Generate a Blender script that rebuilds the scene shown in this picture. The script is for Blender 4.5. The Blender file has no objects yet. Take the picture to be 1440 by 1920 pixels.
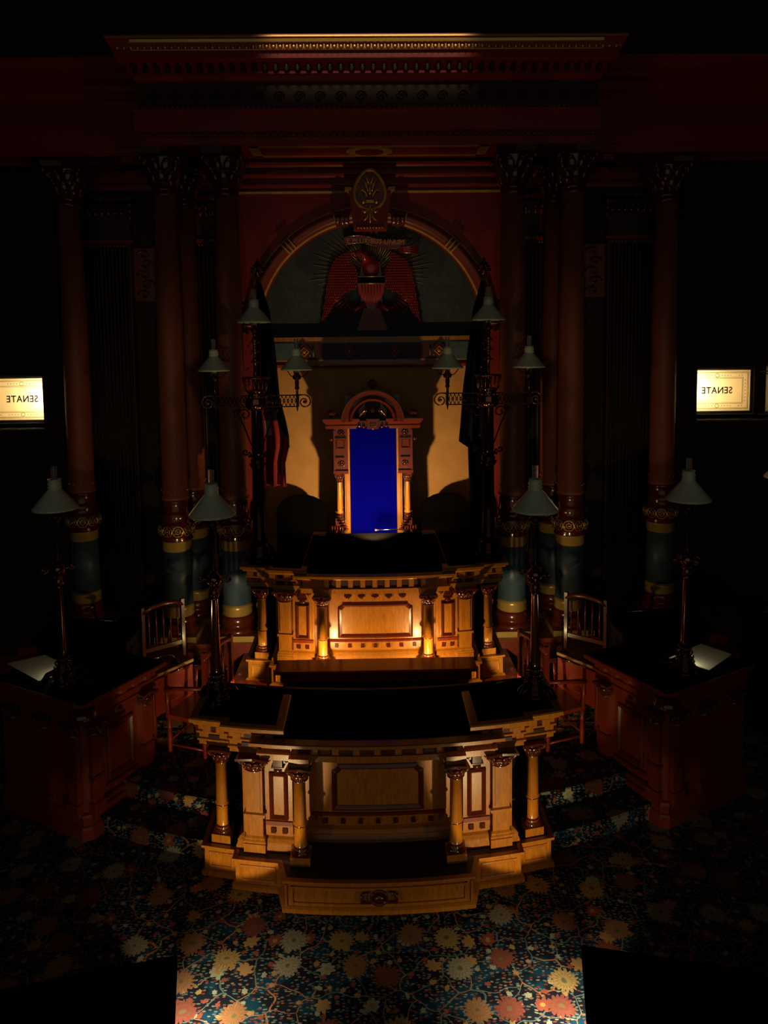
import bpy, bmesh, math, random
from mathutils import Vector, Matrix
random.seed(7)
PI = math.pi
S = bpy.context.scene
C = S.collection

# ------------------------------------------------------------------ materials
def mat(name, col, rough=.5, metal=0., coat=0., spec=.5, **kw):
    m = bpy.data.materials.new(name); m.use_nodes = True
    b = m.node_tree.nodes['Principled BSDF']
    b.inputs['Base Color'].default_value = (*col, 1)
    b.inputs['Roughness'].default_value = rough
    b.inputs['Metallic'].default_value = metal
    b.inputs['Coat Weight'].default_value = coat
    b.inputs['Coat Roughness'].default_value = .08
    b.inputs['Specular IOR Level'].default_value = spec
    for k, v in kw.items():
        b.inputs[k.replace('_', ' ')].default_value = v
    return m

def wood(name, c1, c2, rough=.35, coat=.5, grain=(9, 9, 1.2), bump=.15):
    m = mat(name, c1, rough, coat=coat)
    nt = m.node_tree; N = nt.nodes; L = nt.links; b = N['Principled BSDF']
    tc = N.new('ShaderNodeTexCoord'); mp = N.new('ShaderNodeMapping'); mp.inputs['Scale'].default_value = grain
    n1 = N.new('ShaderNodeTexNoise'); n1.inputs['Scale'].default_value = 5; n1.inputs['Detail'].default_value = 8; n1.inputs['Distortion'].default_value = 1.4
    r = N.new('ShaderNodeValToRGB'); r.color_ramp.elements[0].position = .3; r.color_ramp.elements[1].position = .72
    r.color_ramp.elements[0].color = (*c1, 1); r.color_ramp.elements[1].color = (*c2, 1)
    L.new(tc.outputs['Object'], mp.inputs['Vector']); L.new(mp.outputs[0], n1.inputs['Vector'])
    L.new(n1.outputs['Fac'], r.inputs[0]); L.new(r.outputs[0], b.inputs['Base Color'])
    n2 = N.new('ShaderNodeTexNoise'); n2.inputs['Scale'].default_value = 90; n2.inputs['Detail'].default_value = 3
    bp = N.new('ShaderNodeBump'); bp.inputs['Strength'].default_value = bump; bp.inputs['Distance'].default_value = .004
    L.new(tc.outputs['Object'], n2.inputs['Vector']); L.new(n2.outputs['Fac'], bp.inputs['Height']); L.new(bp.outputs[0], b.inputs['Normal'])
    return m

def mottled(name, c1, c2, scale=3, rough=.6, **kw):
    m = mat(name, c1, rough, **kw)
    nt = m.node_tree; N = nt.nodes; L = nt.links; b = N['Principled BSDF']
    tc = N.new('ShaderNodeTexCoord')
    n1 = N.new('ShaderNodeTexNoise'); n1.inputs['Scale'].default_value = scale; n1.inputs['Detail'].default_value = 7
    r = N.new('ShaderNodeValToRGB'); r.color_ramp.elements[0].position = .35; r.color_ramp.elements[1].position = .7
    r.color_ramp.elements[0].color = (*c1, 1); r.color_ramp.elements[1].color = (*c2, 1)
    L.new(tc.outputs['Object'], n1.inputs['Vector']); L.new(n1.outputs['Fac'], r.inputs[0]); L.new(r.outputs[0], b.inputs['Base Color'])
    return m

M_MAH = wood('mahogany', (.32, .105, .009), (.50, .185, .016), .34, .45)
M_COLWOOD = wood('brightened_mahogany', (.50, .16, .012), (.66, .25, .022), .26, 1.)  # lighter copy of mahogany, brighter light on the columns put into colour
M_MAHD = wood('dark_mahogany', (.16, .018, .006), (.24, .030, .009), .35, .5)
M_CARVE = mat('carved_mahogany', (.085, .014, .006), .16, coat=1.)
M_EAGLE = mat('eagle_carving', (.20, .014, .011), .2, coat=.6)
M_CHERRY = wood('cherry_wood', (.24, .022, .010), (.32, .034, .014), .35, .5, (1.2, 9, 9))
M_MOULD = mat('moulding_mahogany', (.12, .018, .006), .22, coat=.9)
M_BEAM = wood('beam_mahogany', (.24, .009, .010), (.31, .013, .012), .42, .3, (1.2, 9, 9))
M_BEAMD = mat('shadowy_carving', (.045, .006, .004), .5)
M_REDWALL = mottled('red_painted_wall', (.20, .011, .010), (.25, .018, .013), 2.2, .55)
M_TAN = mottled('tan_plaster', (.50, .25, .075), (.58, .30, .095), 5, .8)
M_NAVY = mottled('navy_field', (.028, .040, .058), (.045, .058, .075), 14, .75)
M_TEAL = mottled('slate_blue_marble', (.050, .085, .115), (.075, .115, .15), 8, .45)
M_GRAN = mottled('red_granite', (.27, .065, .034), (.36, .10, .045), 60, .42)
M_GOLD = mat('gold_leaf', (.70, .42, .12), .32, .75)
M_GOLDP = mottled('gold_paint', (.40, .20, .045), (.55, .30, .07), 20, .45)
M_BANDGOLD = mat('gilded_band', (.60, .36, .09), .3, .25, coat=.6)
M_THRONE = wood('throne_mahogany', (.075, .012, .005), (.12, .02, .008), .3, .9)
M_BRONZE = mat('dark_bronze', (.055, .022, .016), .14, .85)
M_BRONZE2 = mat('polished_bronze', (.30, .13, .07), .13, .95)
M_SHADE = mat('opal_glass', (.72, .76, .56), .22, coat=.3)
M_CHIM = mat('clear_glass', (.8, .8, .75), .04, Transmission_Weight=.95, IOR=1.45)
M_BLUE = mat('blue_velvet', (.001, .001, .28), .9, spec=.0)
M_LEATHER = mat('black_leather', (.0018, .0015, .0015), .9, spec=.02)
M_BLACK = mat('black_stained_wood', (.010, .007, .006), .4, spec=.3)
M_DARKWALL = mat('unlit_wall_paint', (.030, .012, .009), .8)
M_PAPER = mottled('cream_paper', (.55, .52, .40), (.64, .60, .48), 6, .8)
M_CHROME = mat('chrome', (.75, .75, .72), .12, 1.)
M_RED = mat('red_cloth', (.26, .010, .016), .85)
M_WHITE = mat('white_cloth', (.50, .47, .45), .85)
M_FNAVY = mat('navy_cloth', (.006, .007, .016), .9, spec=.1)
M_PRINT = mat('etched_brown_print', (.045, .016, .012), .7)
M_PRINT2 = mat('amber_print', (.62, .30, .14), .6)
M_LOBBY = mat('lobby_plaster', (.74, .64, .46), .8)
M_LEDGE = mat('polished_ledge', (.45, .44, .42), .2, .6)

def glass_translucent():
    m = bpy.data.materials.new('frosted_glass'); m.use_nodes = True
    nt = m.node_tree; N = nt.nodes; L = nt.links; N.clear()
    o = N.new('ShaderNodeOutputMaterial'); t = N.new('ShaderNodeBsdfTranslucent'); t.inputs[0].default_value = (.92, .80, .56, 1)
    g = N.new('ShaderNodeBsdfGlossy'); g.inputs['Roughness'].default_value = .2
    mx = N.new('ShaderNodeMixShader'); mx.inputs[0].default_value = .04
    L.new(t.outputs[0], mx.inputs[1]); L.new(g.outputs[0], mx.inputs[2]); L.new(mx.outputs[0], o.inputs[0])
    return m
M_FROST = glass_translucent()

def carpet():
    m = mat('floral_carpet', (.01, .02, .05), .95, spec=.1)
    nt = m.node_tree; N = nt.nodes; L = nt.links; b = N['Principled BSDF']
    tc = N.new('ShaderNodeTexCoord')
    sep = N.new('ShaderNodeSeparateXYZ'); L.new(tc.outputs['Object'], sep.inputs[0])
    ad = N.new('ShaderNodeMath'); L.new(sep.outputs['Y'], ad.inputs[0]); L.new(sep.outputs['Z'], ad.inputs[1])
    co = N.new('ShaderNodeCombineXYZ'); L.new(sep.outputs['X'], co.inputs['X']); L.new(ad.outputs[0], co.inputs['Y'])
    def math_(op, a, b_=None, clamp=False):
        n = N.new('ShaderNodeMath'); n.operation = op; n.use_clamp = clamp
        for i, v in enumerate((a, b_)):
            if v is None: continue
            if isinstance(v, (int, float)): n.inputs[i].default_value = v
            else: L.new(v, n.inputs[i])
        return n.outputs[0]
    def mix(f, a, b_):
        n = N.new('ShaderNodeMix'); n.data_type = 'RGBA'
        L.new(f, n.inputs['Factor'])
        for s, v in (('A', a), ('B', b_)):
            k = [i for i in n.inputs if i.name == s and i.type == 'RGBA'][0]
            if isinstance(v, tuple): k.default_value = (*v, 1)
            else: L.new(v, k)
        return [o for o in n.outputs if o.type == 'RGBA'][0]
    def ramp(f, stops, interp='CONSTANT'):
        r = N.new('ShaderNodeValToRGB'); r.color_ramp.interpolation = interp
        e = r.color_ramp.elements
        while len(e) < len(stops): e.new(.5)
        for k, (p, c) in zip(e, stops): k.position = p; k.color = (*c, 1)
        L.new(f, r.inputs[0]); return r.outputs[0]
    def distort(amount, sc):
        n = N.new('ShaderNodeTexNoise'); n.inputs['Scale'].default_value = sc; n.inputs['Detail'].default_value = 1
        L.new(co.outputs[0], n.inputs['Vector'])
        v = N.new('ShaderNodeVectorMath'); v.operation = 'SUBTRACT'; v.inputs[1].default_value = (.5, .5, .5); L.new(n.outputs['Color'], v.inputs[0])
        s = N.new('ShaderNodeVectorMath'); s.operation = 'SCALE'; s.inputs['Scale'].default_value = amount; L.new(v.outputs[0], s.inputs[0])
        a = N.new('ShaderNodeVectorMath'); a.operation = 'ADD'; L.new(co.outputs[0], a.inputs[0]); L.new(s.outputs[0], a.inputs[1])
        return a.outputs[0]
    def flowers(scale, rnd, rad, petals, depth, vec):
        v = N.new('ShaderNodeTexVoronoi'); v.voronoi_dimensions = '2D'; v.inputs['Scale'].default_value = scale; v.inputs['Randomness'].default_value = rnd
        L.new(vec, v.inputs['Vector'])
        sc = N.new('ShaderNodeVectorMath'); sc.operation = 'SUBTRACT'
        L.new(vec, sc.inputs[0]); L.new(v.outputs['Position'], sc.inputs[1])
        s = N.new('ShaderNodeSeparateXYZ'); L.new(sc.outputs[0], s.inputs[0])
        ang = math_('ARCTAN2', s.outputs['Y'], s.outputs['X'])
        d = math_('SQRT', math_('ADD', math_('MULTIPLY', s.outputs['X'], s.outputs['X']), math_('MULTIPLY', s.outputs['Y'], s.outputs['Y'])))
        wave = math_('ABSOLUTE', math_('SINE', math_('MULTIPLY', ang, petals / 2)))
        edge = math_('ADD', rad * (1 - depth), math_('MULTIPLY', wave, rad * depth))
        mask = math_('MULTIPLY', math_('SUBTRACT', edge, d), 400, True)
        rel = math_('DIVIDE', d, edge)
        sp = N.new('ShaderNodeSeparateColor'); L.new(v.outputs['Color'], sp.inputs[0])
        return mask, rel, sp.outputs[0], sp.outputs[1], wave
    vec = distort(.06, 9)
    base = (.006, .020, .065)
    col = base
    # patches of teal/navy
    n = N.new('ShaderNodeTexNoise'); n.inputs['Scale'].default_value = 4; L.new(co.outputs[0], n.inputs['Vector'])
    col = ramp(n.outputs['Fac'], [(0, (.005, .012, .055)), (.52, (.008, .012, .02)), (.6, (.004, .05, .10))], 'LINEAR')
    # vines
    v = N.new('ShaderNodeTexVoronoi'); v.voronoi_dimensions = '2D'; v.feature = 'DISTANCE_TO_EDGE'; v.inputs['Scale'].default_value = 4.2
    L.new(distort(.22, 4), v.inputs['Vector'])
    vm = math_('MULTIPLY', math_('SUBTRACT', .021, v.outputs['Distance']), 300, True)
    n3 = N.new('ShaderNodeTexNoise'); n3.inputs['Scale'].default_value = 2; L.new(co.outputs[0], n3.inputs['Vector'])
    col = mix(vm, col, ramp(n3.outputs['Fac'], [(0, (.12, .20, .19)), (.5, (.50, .20, .09))]))
    # small leaves in rows
    mp = N.new('ShaderNodeMapping'); mp.inputs['Scale'].default_value = (1, 2.1, 1); L.new(distort(.03, 12), mp.inputs['Vector'])
    lf = N.new('ShaderNodeTexVoronoi'); lf.voronoi_dimensions = '2D'; lf.inputs['Scale'].default_value = 24; lf.inputs['Randomness'].default_value = .85
    L.new(mp.outputs[0], lf.inputs['Vector'])
    lm = math_('MULTIPLY', math_('SUBTRACT', .34, lf.outputs['Distance']), 20, True)
    sp = N.new('ShaderNodeSeparateColor'); L.new(lf.outputs['Color'], sp.inputs[0])
    lm = math_('MULTIPLY', lm, math_('GREATER_THAN', sp.outputs[0], .28))
    col = mix(lm, col, ramp(sp.outputs[1], [(0, (.16, .22, .20)), (.3, (.30, .30, .20)), (.5, (.25, .05, .03)), (.7, (.34, .13, .06)), (.85, (.10, .17, .18))]))
    # buds
    mask, rel, r1, r2, w = flowers(9.5, .9, .024, 6, .3, vec)
    mask = math_('MULTIPLY', mask, math_('GREATER_THAN', r2, .45))
    col = mix(mask, col, ramp(r1, [(0, (.34, .08, .05)), (.4, (.50, .30, .12)), (.7, (.45, .44, .30))]))
    # medium blossoms
    mask, rel, r1, r2, w = flowers(3.6, .8, .062, 7, .35, vec)
    mask = math_('MULTIPLY', mask, math_('GREATER_THAN', r2, .5))
    c = ramp(r1, [(0, (.34, .08, .05)), (.35, (.55, .30, .10)), (.70, (.42, .44, .30))])
    col = mix(mask, col, mix(ramp(rel, [(0, (1, 1, 1)), (.35, (0, 0, 0))]), c, (.5, .3, .1)))
    # large flowers
    mask, rel, r1, r2, w = flowers(2.4, .7, .108, 17, .30, vec)
    c = ramp(r1, [(0, (.30, .055, .045)), (.26, (.60, .42, .14)), (.46, (.48, .48, .34)), (.66, (.46, .22, .09)), (.86, (.28, .06, .05))])
    dark = mix(math_('MULTIPLY', w, .45), c, (.25, .10, .05))
    c2 = mix(ramp(rel, [(0, (1, 1, 1)), (.20, (0, 0, 0)), (.52, (.6, .6, .6)), (.60, (0, 0, 0))]), dark, (.20, .16, .08))
    col = mix(mask, col, c2)
    hs = N.new('ShaderNodeHueSaturation'); hs.inputs['Value'].default_value = .62; hs.inputs['Saturation'].default_value = .98; L.new(col, hs.inputs['Color']); L.new(hs.outputs[0], b.inputs['Base Color'])
    nb = N.new('ShaderNodeTexNoise'); nb.inputs['Scale'].default_value = 260; L.new(tc.outputs['Object'], nb.inputs['Vector'])
    bp = N.new('ShaderNodeBump'); bp.inputs['Strength'].default_value = .5; bp.inputs['Distance'].default_value = .006
    L.new(nb.outputs['Fac'], bp.inputs['Height']); L.new(bp.outputs[0], b.inputs['Normal'])
    return m
M_CARPET = carpet()

# ------------------------------------------------------------------ mesh builder
class MB:
    def __init__(s, warp=None, T=None):
        s.v = []; s.f = []; s.sm = []; s.warp = warp; s.T = T
    def add(s, vs, fs, smooth=False):
        o = len(s.v)
        for p in vs:
            p = Vector(p)
            if s.T is not None: p = s.T @ p
            if s.warp: p = Vector(s.warp(*p))
            s.v.append(tuple(p))
        for f in fs: s.f.append(tuple(o + i for i in f)); s.sm.append(smooth)
        return s
    def box(s, x0, x1, y0, y1, z0, z1, top=None, nx=None):
        """box; top=(dx,dy) shrinks the top; subdivided in x when warped"""
        n = nx or (max(1, int(abs(x1 - x0) / .12)) if s.warp else 1)
        vs = []; fs = []; tx, ty = top or (0, 0)
        for i in range(n + 1):
            t = i / n; x = x0 + (x1 - x0) * t; xt = x0 + tx + (x1 - x0 - 2 * tx) * t
            vs += [(x, y0, z0), (x, y1, z0), (xt, y1 - ty, z1), (xt, y0 + ty, z1)]
        for i in range(n):
            a = 4 * i; b = a + 4
            for k in range(4): fs.append((a + k, a + (k + 1) % 4, b + (k + 1) % 4, b + k))
        fs.append((3, 2, 1, 0)); a = 4 * n; fs.append((a, a + 1, a + 2, a + 3))
        return s.add(vs, fs)
    def lathe(s, prof, cx=0, cy=0, n=20, cap=True, ry=1., flute=0, fd=0., smooth=True):
        vs = []; fs = []
        for z, r in prof:
            for i in range(n):
                a = 2 * PI * i / n
                rr = r * (1 - fd * (i % 2)) if flute else r
                vs.append((cx + rr * math.cos(a), cy + rr * math.sin(a) * ry, z))
        for j in range(len(prof) - 1):
            for i in range(n):
                k = (i + 1) % n
                fs.append((j * n + i, j * n + k, (j + 1) * n + k, (j + 1) * n + i))
        if cap:
            fs.append(tuple(range(n - 1, -1, -1))); m = (len(prof) - 1) * n; fs.append(tuple(range(m, m + n)))
        return s.add(vs, fs, smooth)
    def tube(s, pts, r, n=8, closed=False):
        pts = [Vector(p) for p in pts]; m = len(pts); vs = []; fs = []
        rs = r if isinstance(r, (list, tuple)) else [r] * m
        up = None
        for i in range(m):
            if closed: d = pts[(i + 1) % m] - pts[i - 1]
            else: d = pts[min(i + 1, m - 1)] - pts[max(i - 1, 0)]
            d.normalize()
            if up is None:
                up = Vector((0, 0, 1)) if abs(d.z) < .9 else Vector((0, 1, 0))
            x = d.cross(up).normalized(); y = x.cross(d).normalized(); up = y
            for k in range(n):
                a = 2 * PI * k / n; vs.append(pts[i] + (x * math.cos(a) + y * math.sin(a)) * rs[i])
        for i in range(m if closed else m - 1):
            j = (i + 1) % m
            for k in range(n):
                l = (k + 1) % n; fs.append((i * n + k, i * n + l, j * n + l, j * n + k))
        if not closed:
            fs.append(tuple(range(n - 1, -1, -1))); fs.append(tuple(range((m - 1) * n, m * n)))
        return s.add(vs, fs, True)
    def ball(s, c, r, n=8, sc=(1, 1, 1), rot=None):
        vs = []; fs = []; m = max(3, n // 2)
        R = rot or Matrix.Identity(3)
        for j in range(1, m):
            t = PI * j / m
            for i in range(n):
                a = 2 * PI * i / n
                vs.append(R @ Vector((r * sc[0] * math.sin(t) * math.cos(a), r * sc[1] * math.sin(t) * math.sin(a), r * sc[2] * math.cos(t))) + Vector(c))
        vs += [R @ Vector((0, 0, r * sc[2])) + Vector(c), R @ Vector((0, 0, -r * sc[2])) + Vector(c)]
        T = len(vs) - 2; B = T + 1
        for j in range(m - 2):
            for i in range(n):
                k = (i + 1) % n; fs.append((j * n + i, (j + 1) * n + i, (j + 1) * n + k, j * n + k))
        for i in range(n):
            k = (i + 1) % n; fs.append((T, i, k)); fs.append((B, (m - 2) * n + k, (m - 2) * n + i))
        return s.add(vs, fs, True)
    def mould(s, path, prof, ends=True, closed=False, smooth=False):
        """sweep profile [(offset to the right of travel, z)] along an XY path with mitred corners"""
        pts = [Vector(p) for p in path]
        if s.warp:
            q = []
            for a, b in zip(pts, pts[1:]):
                n = max(1, int(abs(b.x - a.x) / .12))
                q += [a + (b - a) * i / n for i in range(n)]
            pts = q + [pts[-1]]
        m = len(pts); k = len(prof); vs = []; fs = []
        for i in range(m):
            if closed: d0 = (pts[i] - pts[i - 1]).normalized(); d1 = (pts[(i + 1) % m] - pts[i]).normalized()
            else:
                d0 = (pts[i] - pts[i - 1]).normalized() if i else (pts[1] - pts[0]).normalized()
                d1 = (pts[i + 1] - pts[i]).normalized() if i < m - 1 else d0
            n0 = Vector((d0.y, -d0.x)); n1 = Vector((d1.y, -d1.x)); nn = (n0 + n1)
            nn = nn / max(.2, nn.dot(nn)) * 2 if nn.length > 1e-6 else n0
            nn = nn * 1.0
            for o, z in prof: vs.append((pts[i].x + nn.x * o, pts[i].y + nn.y * o, z))
        for i in range(m if closed else m - 1):
            j = (i + 1) % m
            for a in range(k - 1): fs.append((i * k + a, i * k + a + 1, j * k + a + 1, j * k + a))
        if ends and not closed:
            fs.append(tuple(range(k))); fs.append(tuple(range((m - 1) * k + k - 1, (m - 1) * k - 1, -1)))
        return s.add(vs, fs, smooth)
    def prism(s, poly, z0, z1):
        pts = [Vector(p) for p in poly]
        if s.warp:
            q = []
            for a, b in zip(pts, pts[1:] + pts[:1]):
                n = max(1, int(abs(b.x - a.x) / .12)); q += [a + (b - a) * i / n for i in range(n)]
            pts = q
        n = len(pts)
        vs = [(p.x, p.y, z0) for p in pts] + [(p.x, p.y, z1) for p in pts]
        fs = [tuple(range(n - 1, -1, -1)), tuple(range(n, 2 * n))] + [(i, (i + 1) % n, n + (i + 1) % n, n + i) for i in range(n)]
        return s.add(vs, fs)
    def slab(s, poly, y0, y1):
        """polygon in XZ extruded from y0 (front) to y1"""
        n = len(poly)
        vs = [(x, y0, z) for x, z in poly] + [(x, y1, z) for x, z in poly]
        fs = [tuple(range(n)), tuple(range(2 * n - 1, n - 1, -1))] + [((i + 1) % n, i, n + i, n + (i + 1) % n) for i in range(n)]
        return s.add(vs, fs)
    def frame(s, poly, w, y0, y1):
        """raised picture-frame moulding following closed XZ polygon (ccw), width w inward"""
        n = len(poly); P = [Vector(p) for p in poly]; inn = []
        for i in range(n):
            d0 = (P[i] - P[i - 1]).normalized(); d1 = (P[(i + 1) % n] - P[i]).normalized()
            n0 = Vector((-d0.y, d0.x)); n1 = Vector((-d1.y, d1.x)); nn = n0 + n1; nn = nn * 2 / max(.3, nn.dot(nn))
            inn.append((P[i], P[i] + nn * w * .5, P[i] + nn * w))
        vs = []
        for a, b, c in inn: vs += [(a.x, y1, a.y), (a.x, y0 + (y1 - y0) * .35, a.y), (b.x, y0, b.y), (c.x, y0 + (y1 - y0) * .5, c.y), (c.x, y1, c.y)]
        fs = []
        for i in range(n):
            j = (i + 1) % n
            for k in range(4): fs.append((i * 5 + k, j * 5 + k, j * 5 + k + 1, i * 5 + k + 1))
        return s.add(vs, fs)
    def build(s, name, m, parent=None, loc=None):
        me = bpy.data.meshes.new(name); me.from_pydata(s.v, [], s.f); me.update()
        me.polygons.foreach_set('use_smooth', s.sm)
        bm = bmesh.new(); bm.from_mesh(me); bmesh.ops.recalc_face_normals(bm, faces=bm.faces); bm.to_mesh(me); bm.free()
        me.materials.append(m)
        o = bpy.data.objects.new(name, me); C.objects.link(o)
        if parent: o.parent = parent
        if loc: o.location = loc
        return o

def tag(o, label=None, cat=None, group=None, kind=None):
    if label: o['label'] = label
    if cat: o['category'] = cat
    if group: o['group'] = group
    if kind: o['kind'] = kind
    return o
def thing(name, label, cat, loc=(0, 0, 0), rz=0, group=None):
    o = bpy.data.objects.new(name, None); C.objects.link(o); o.location = loc; o.rotation_euler = (0, 0, rz)
    o.empty_display_size = .1
    return tag(o, label, cat, group)
def copy_tree(o, parent=None):
    c = o.copy(); C.objects.link(c); c.parent = parent
    for ch in [x for x in bpy.data.objects if x.parent == o]: copy_tree(ch, c)
    return c
def struct(name, mb, m): return tag(mb.build(name, m), kind='structure')
def rect(x0, x1, z0, z1): return [(x0, z0), (x1, z0), (x1, z1), (x0, z1)]

def capital(mb, x, y, z0, z1, r, n=8, seg=8):
    """Corinthian capital: bell, leaves, four corner scrolls and abacus"""
    h = z1 - z0
    mb.lathe([(z0, r * 1.0), (z0 + h * .05, r * 1.13), (z0 + h * .1, r), (z0 + h * .45, r * 1.05), (z0 + h * .78, r * 1.35), (z0 + h * .84, r * 1.4)], x, y, 16)
    for row, (zz, rr, l) in enumerate(((z0 + h * .3, r * 1.12, .20), (z0 + h * .55, r * 1.28, .22))):
        for i in range(n):
            a = 2 * PI * (i + .5 * row) / n
            R = Matrix.Rotation(a, 3, 'Z') @ Matrix.Rotation(.35, 3, 'Y')
            mb.ball((x + rr * math.cos(a), y + rr * math.sin(a), zz), h * l, seg, (.35, .75 * min(1.4, r / h * 3.0), 1), R)
            mb.ball((x + rr * 1.18 * math.cos(a), y + rr * 1.18 * math.sin(a), zz + h * l * .75), h * .065, 6, (1, 1.6, .8), R)
    for i in range(4):
        a = PI / 4 + i * PI / 2; c = Vector((x + math.cos(a) * r * 1.62, y + math.sin(a) * r * 1.62, z0 + h * .70)); t = Vector((math.cos(a), math.sin(a), 0)); up = Vector((0, 0, 1))
        pts = [c + (t * math.cos(q * .7) + up * math.sin(q * .7)) * (h * .19 * (1 - q / 14)) for q in range(14)]
        mb.tube(pts, r * .11 + h * .02, 6); mb.ball(c, h * .07, 6)
    q = r * 1.42
    mb.prism([(x - q * 1.15, y - q * 1.15), (x, y - q * .95), (x + q * 1.15, y - q * 1.15), (x + q * .95, y), (x + q * 1.15, y + q * 1.15), (x, y + q * .95), (x - q * 1.15, y + q * 1.15), (x - q * .95, y)], z0 + h * .86, z1)

def lettering(cu, name, parent, loc, rot, scale=(1, 1, 1)):
    t = bpy.data.objects.new(name, cu); C.objects.link(t)
    me = bpy.data.meshes.new_from_object(t.evaluated_get(bpy.context.evaluated_depsgraph_get())); me.name = name
    bpy.data.objects.remove(t)
    o = bpy.data.objects.new(name, me); C.objects.link(o); o.parent = parent; o.location = loc; o.rotation_euler = rot; o.scale = scale
    return o
# ------------------------------------------------------------------ floor, tiers, podium
def floor_():
    m = MB(); m.box(-8, 8, -4, 12.5, -.1, 0); o = struct('floor', m, M_CARPET)
    Rc = 5.9
    for k, (y0, z0, z1) in enumerate(((6.19, 0, .17), (6.53, .17, .34))):
        m = MB(); n = 40; pts = []
        for i in range(n + 1):
            x = -3.6 + 7.2 * i / n
            pts.append((x, y0 + Rc - math.sqrt(Rc * Rc - x * x)))
        # rounded nosing on the riser
        m.mould(pts, [(0, z0), (0, z1 - .03), (.012, z1 - .012), (0, z1)], ends=False)
        m.prism(pts + [(4.6, 10.8), (-4.6, 10.8)], z1 - .004, z1)
        o = tag(m.build('floor_step', M_CARPET), kind='structure')
    m = MB(); m.prism([(-6.6, 12.4), (-6.6, 9.45), (-1.7, 9.45), (-1.7, 8.25), (1.7, 8.25), (1.7, 9.45), (6.6, 9.45), (6.6, 12.4)], .0, .64)
    struct('floor_podium', m, M_MAHD)
    for s_ in (-1, 1):
        m = MB(); m.box(*sorted((s_ * 1.53, s_ * 4.6)), 9.40, 12.0, .0, .765); struct('floor_podium', m, M_MAHD)
floor_()

# ------------------------------------------------------------------ back wall with arch and niche
WY = 10.25; NB = 10.46; AZ = 4.73; AR = 1.54
def back_wall():
    m = MB(); n = 36; W = 1.78; T = 7.6
    arc = [(AR * math.cos(PI * i / n), AZ + AR * math.sin(PI * i / n)) for i in range(n + 1)]
    out = []
    for i in range(n + 1):
        a = PI * i / n; c, s_ = math.cos(a), math.sin(a)
        t = min(W / abs(c) if abs(c) > 1e-6 else 99, (T - AZ) / s_ if s_ > 1e-6 else 99)
        out.append((t * c, AZ + t * s_))
    for i in range(n):
        a, b, c, d = arc[i], arc[i + 1], out[i + 1], out[i]
        m.add([(a[0], WY, a[1]), (b[0], WY, b[1]), (c[0], WY, c[1]), (d[0], WY, d[1])], [(0, 1, 2, 3)])
        m.add([(a[0], WY, a[1]), (b[0], WY, b[1]), (b[0], NB, b[1]), (a[0], NB, a[1])], [(0, 1, 2, 3)])
    for s_ in (-1, 1):
        x0, x1 = sorted((s_ * 1.54, s_ * W))
        m.box(x0, x1, WY, 10.9, .64, AZ)
        m.box(*sorted((s_ * W, s_ * (W + .02))), WY, 10.9, .64, T)
    struct('wall_back', m, M_REDWALL)
    m = MB(); m.box(-1.62, 1.62, NB, NB + .06, .64, 4.4); struct('wall_niche', m, M_TAN)
    m = MB(); m.box(-1.62, 1.62, NB, NB + .06, 4.4, 6.4); struct('wall_tympanum', m, M_NAVY)
    # side bays
    for s_ in (-1, 1):
        m = MB()
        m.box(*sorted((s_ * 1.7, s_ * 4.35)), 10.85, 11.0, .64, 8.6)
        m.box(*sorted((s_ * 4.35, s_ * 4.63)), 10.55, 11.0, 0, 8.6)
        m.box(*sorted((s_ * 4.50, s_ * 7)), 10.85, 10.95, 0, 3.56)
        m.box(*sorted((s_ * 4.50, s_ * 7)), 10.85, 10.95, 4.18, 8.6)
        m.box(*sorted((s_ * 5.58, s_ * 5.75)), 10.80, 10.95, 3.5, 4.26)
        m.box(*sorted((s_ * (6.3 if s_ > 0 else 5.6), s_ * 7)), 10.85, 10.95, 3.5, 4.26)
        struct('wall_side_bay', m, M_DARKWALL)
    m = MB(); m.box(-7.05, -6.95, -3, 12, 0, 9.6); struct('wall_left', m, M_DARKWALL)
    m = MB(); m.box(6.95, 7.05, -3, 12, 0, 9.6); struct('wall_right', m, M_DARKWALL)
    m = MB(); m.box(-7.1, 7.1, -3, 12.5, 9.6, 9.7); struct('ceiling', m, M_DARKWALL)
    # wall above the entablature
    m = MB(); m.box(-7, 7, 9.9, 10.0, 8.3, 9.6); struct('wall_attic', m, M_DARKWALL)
back_wall()

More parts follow.
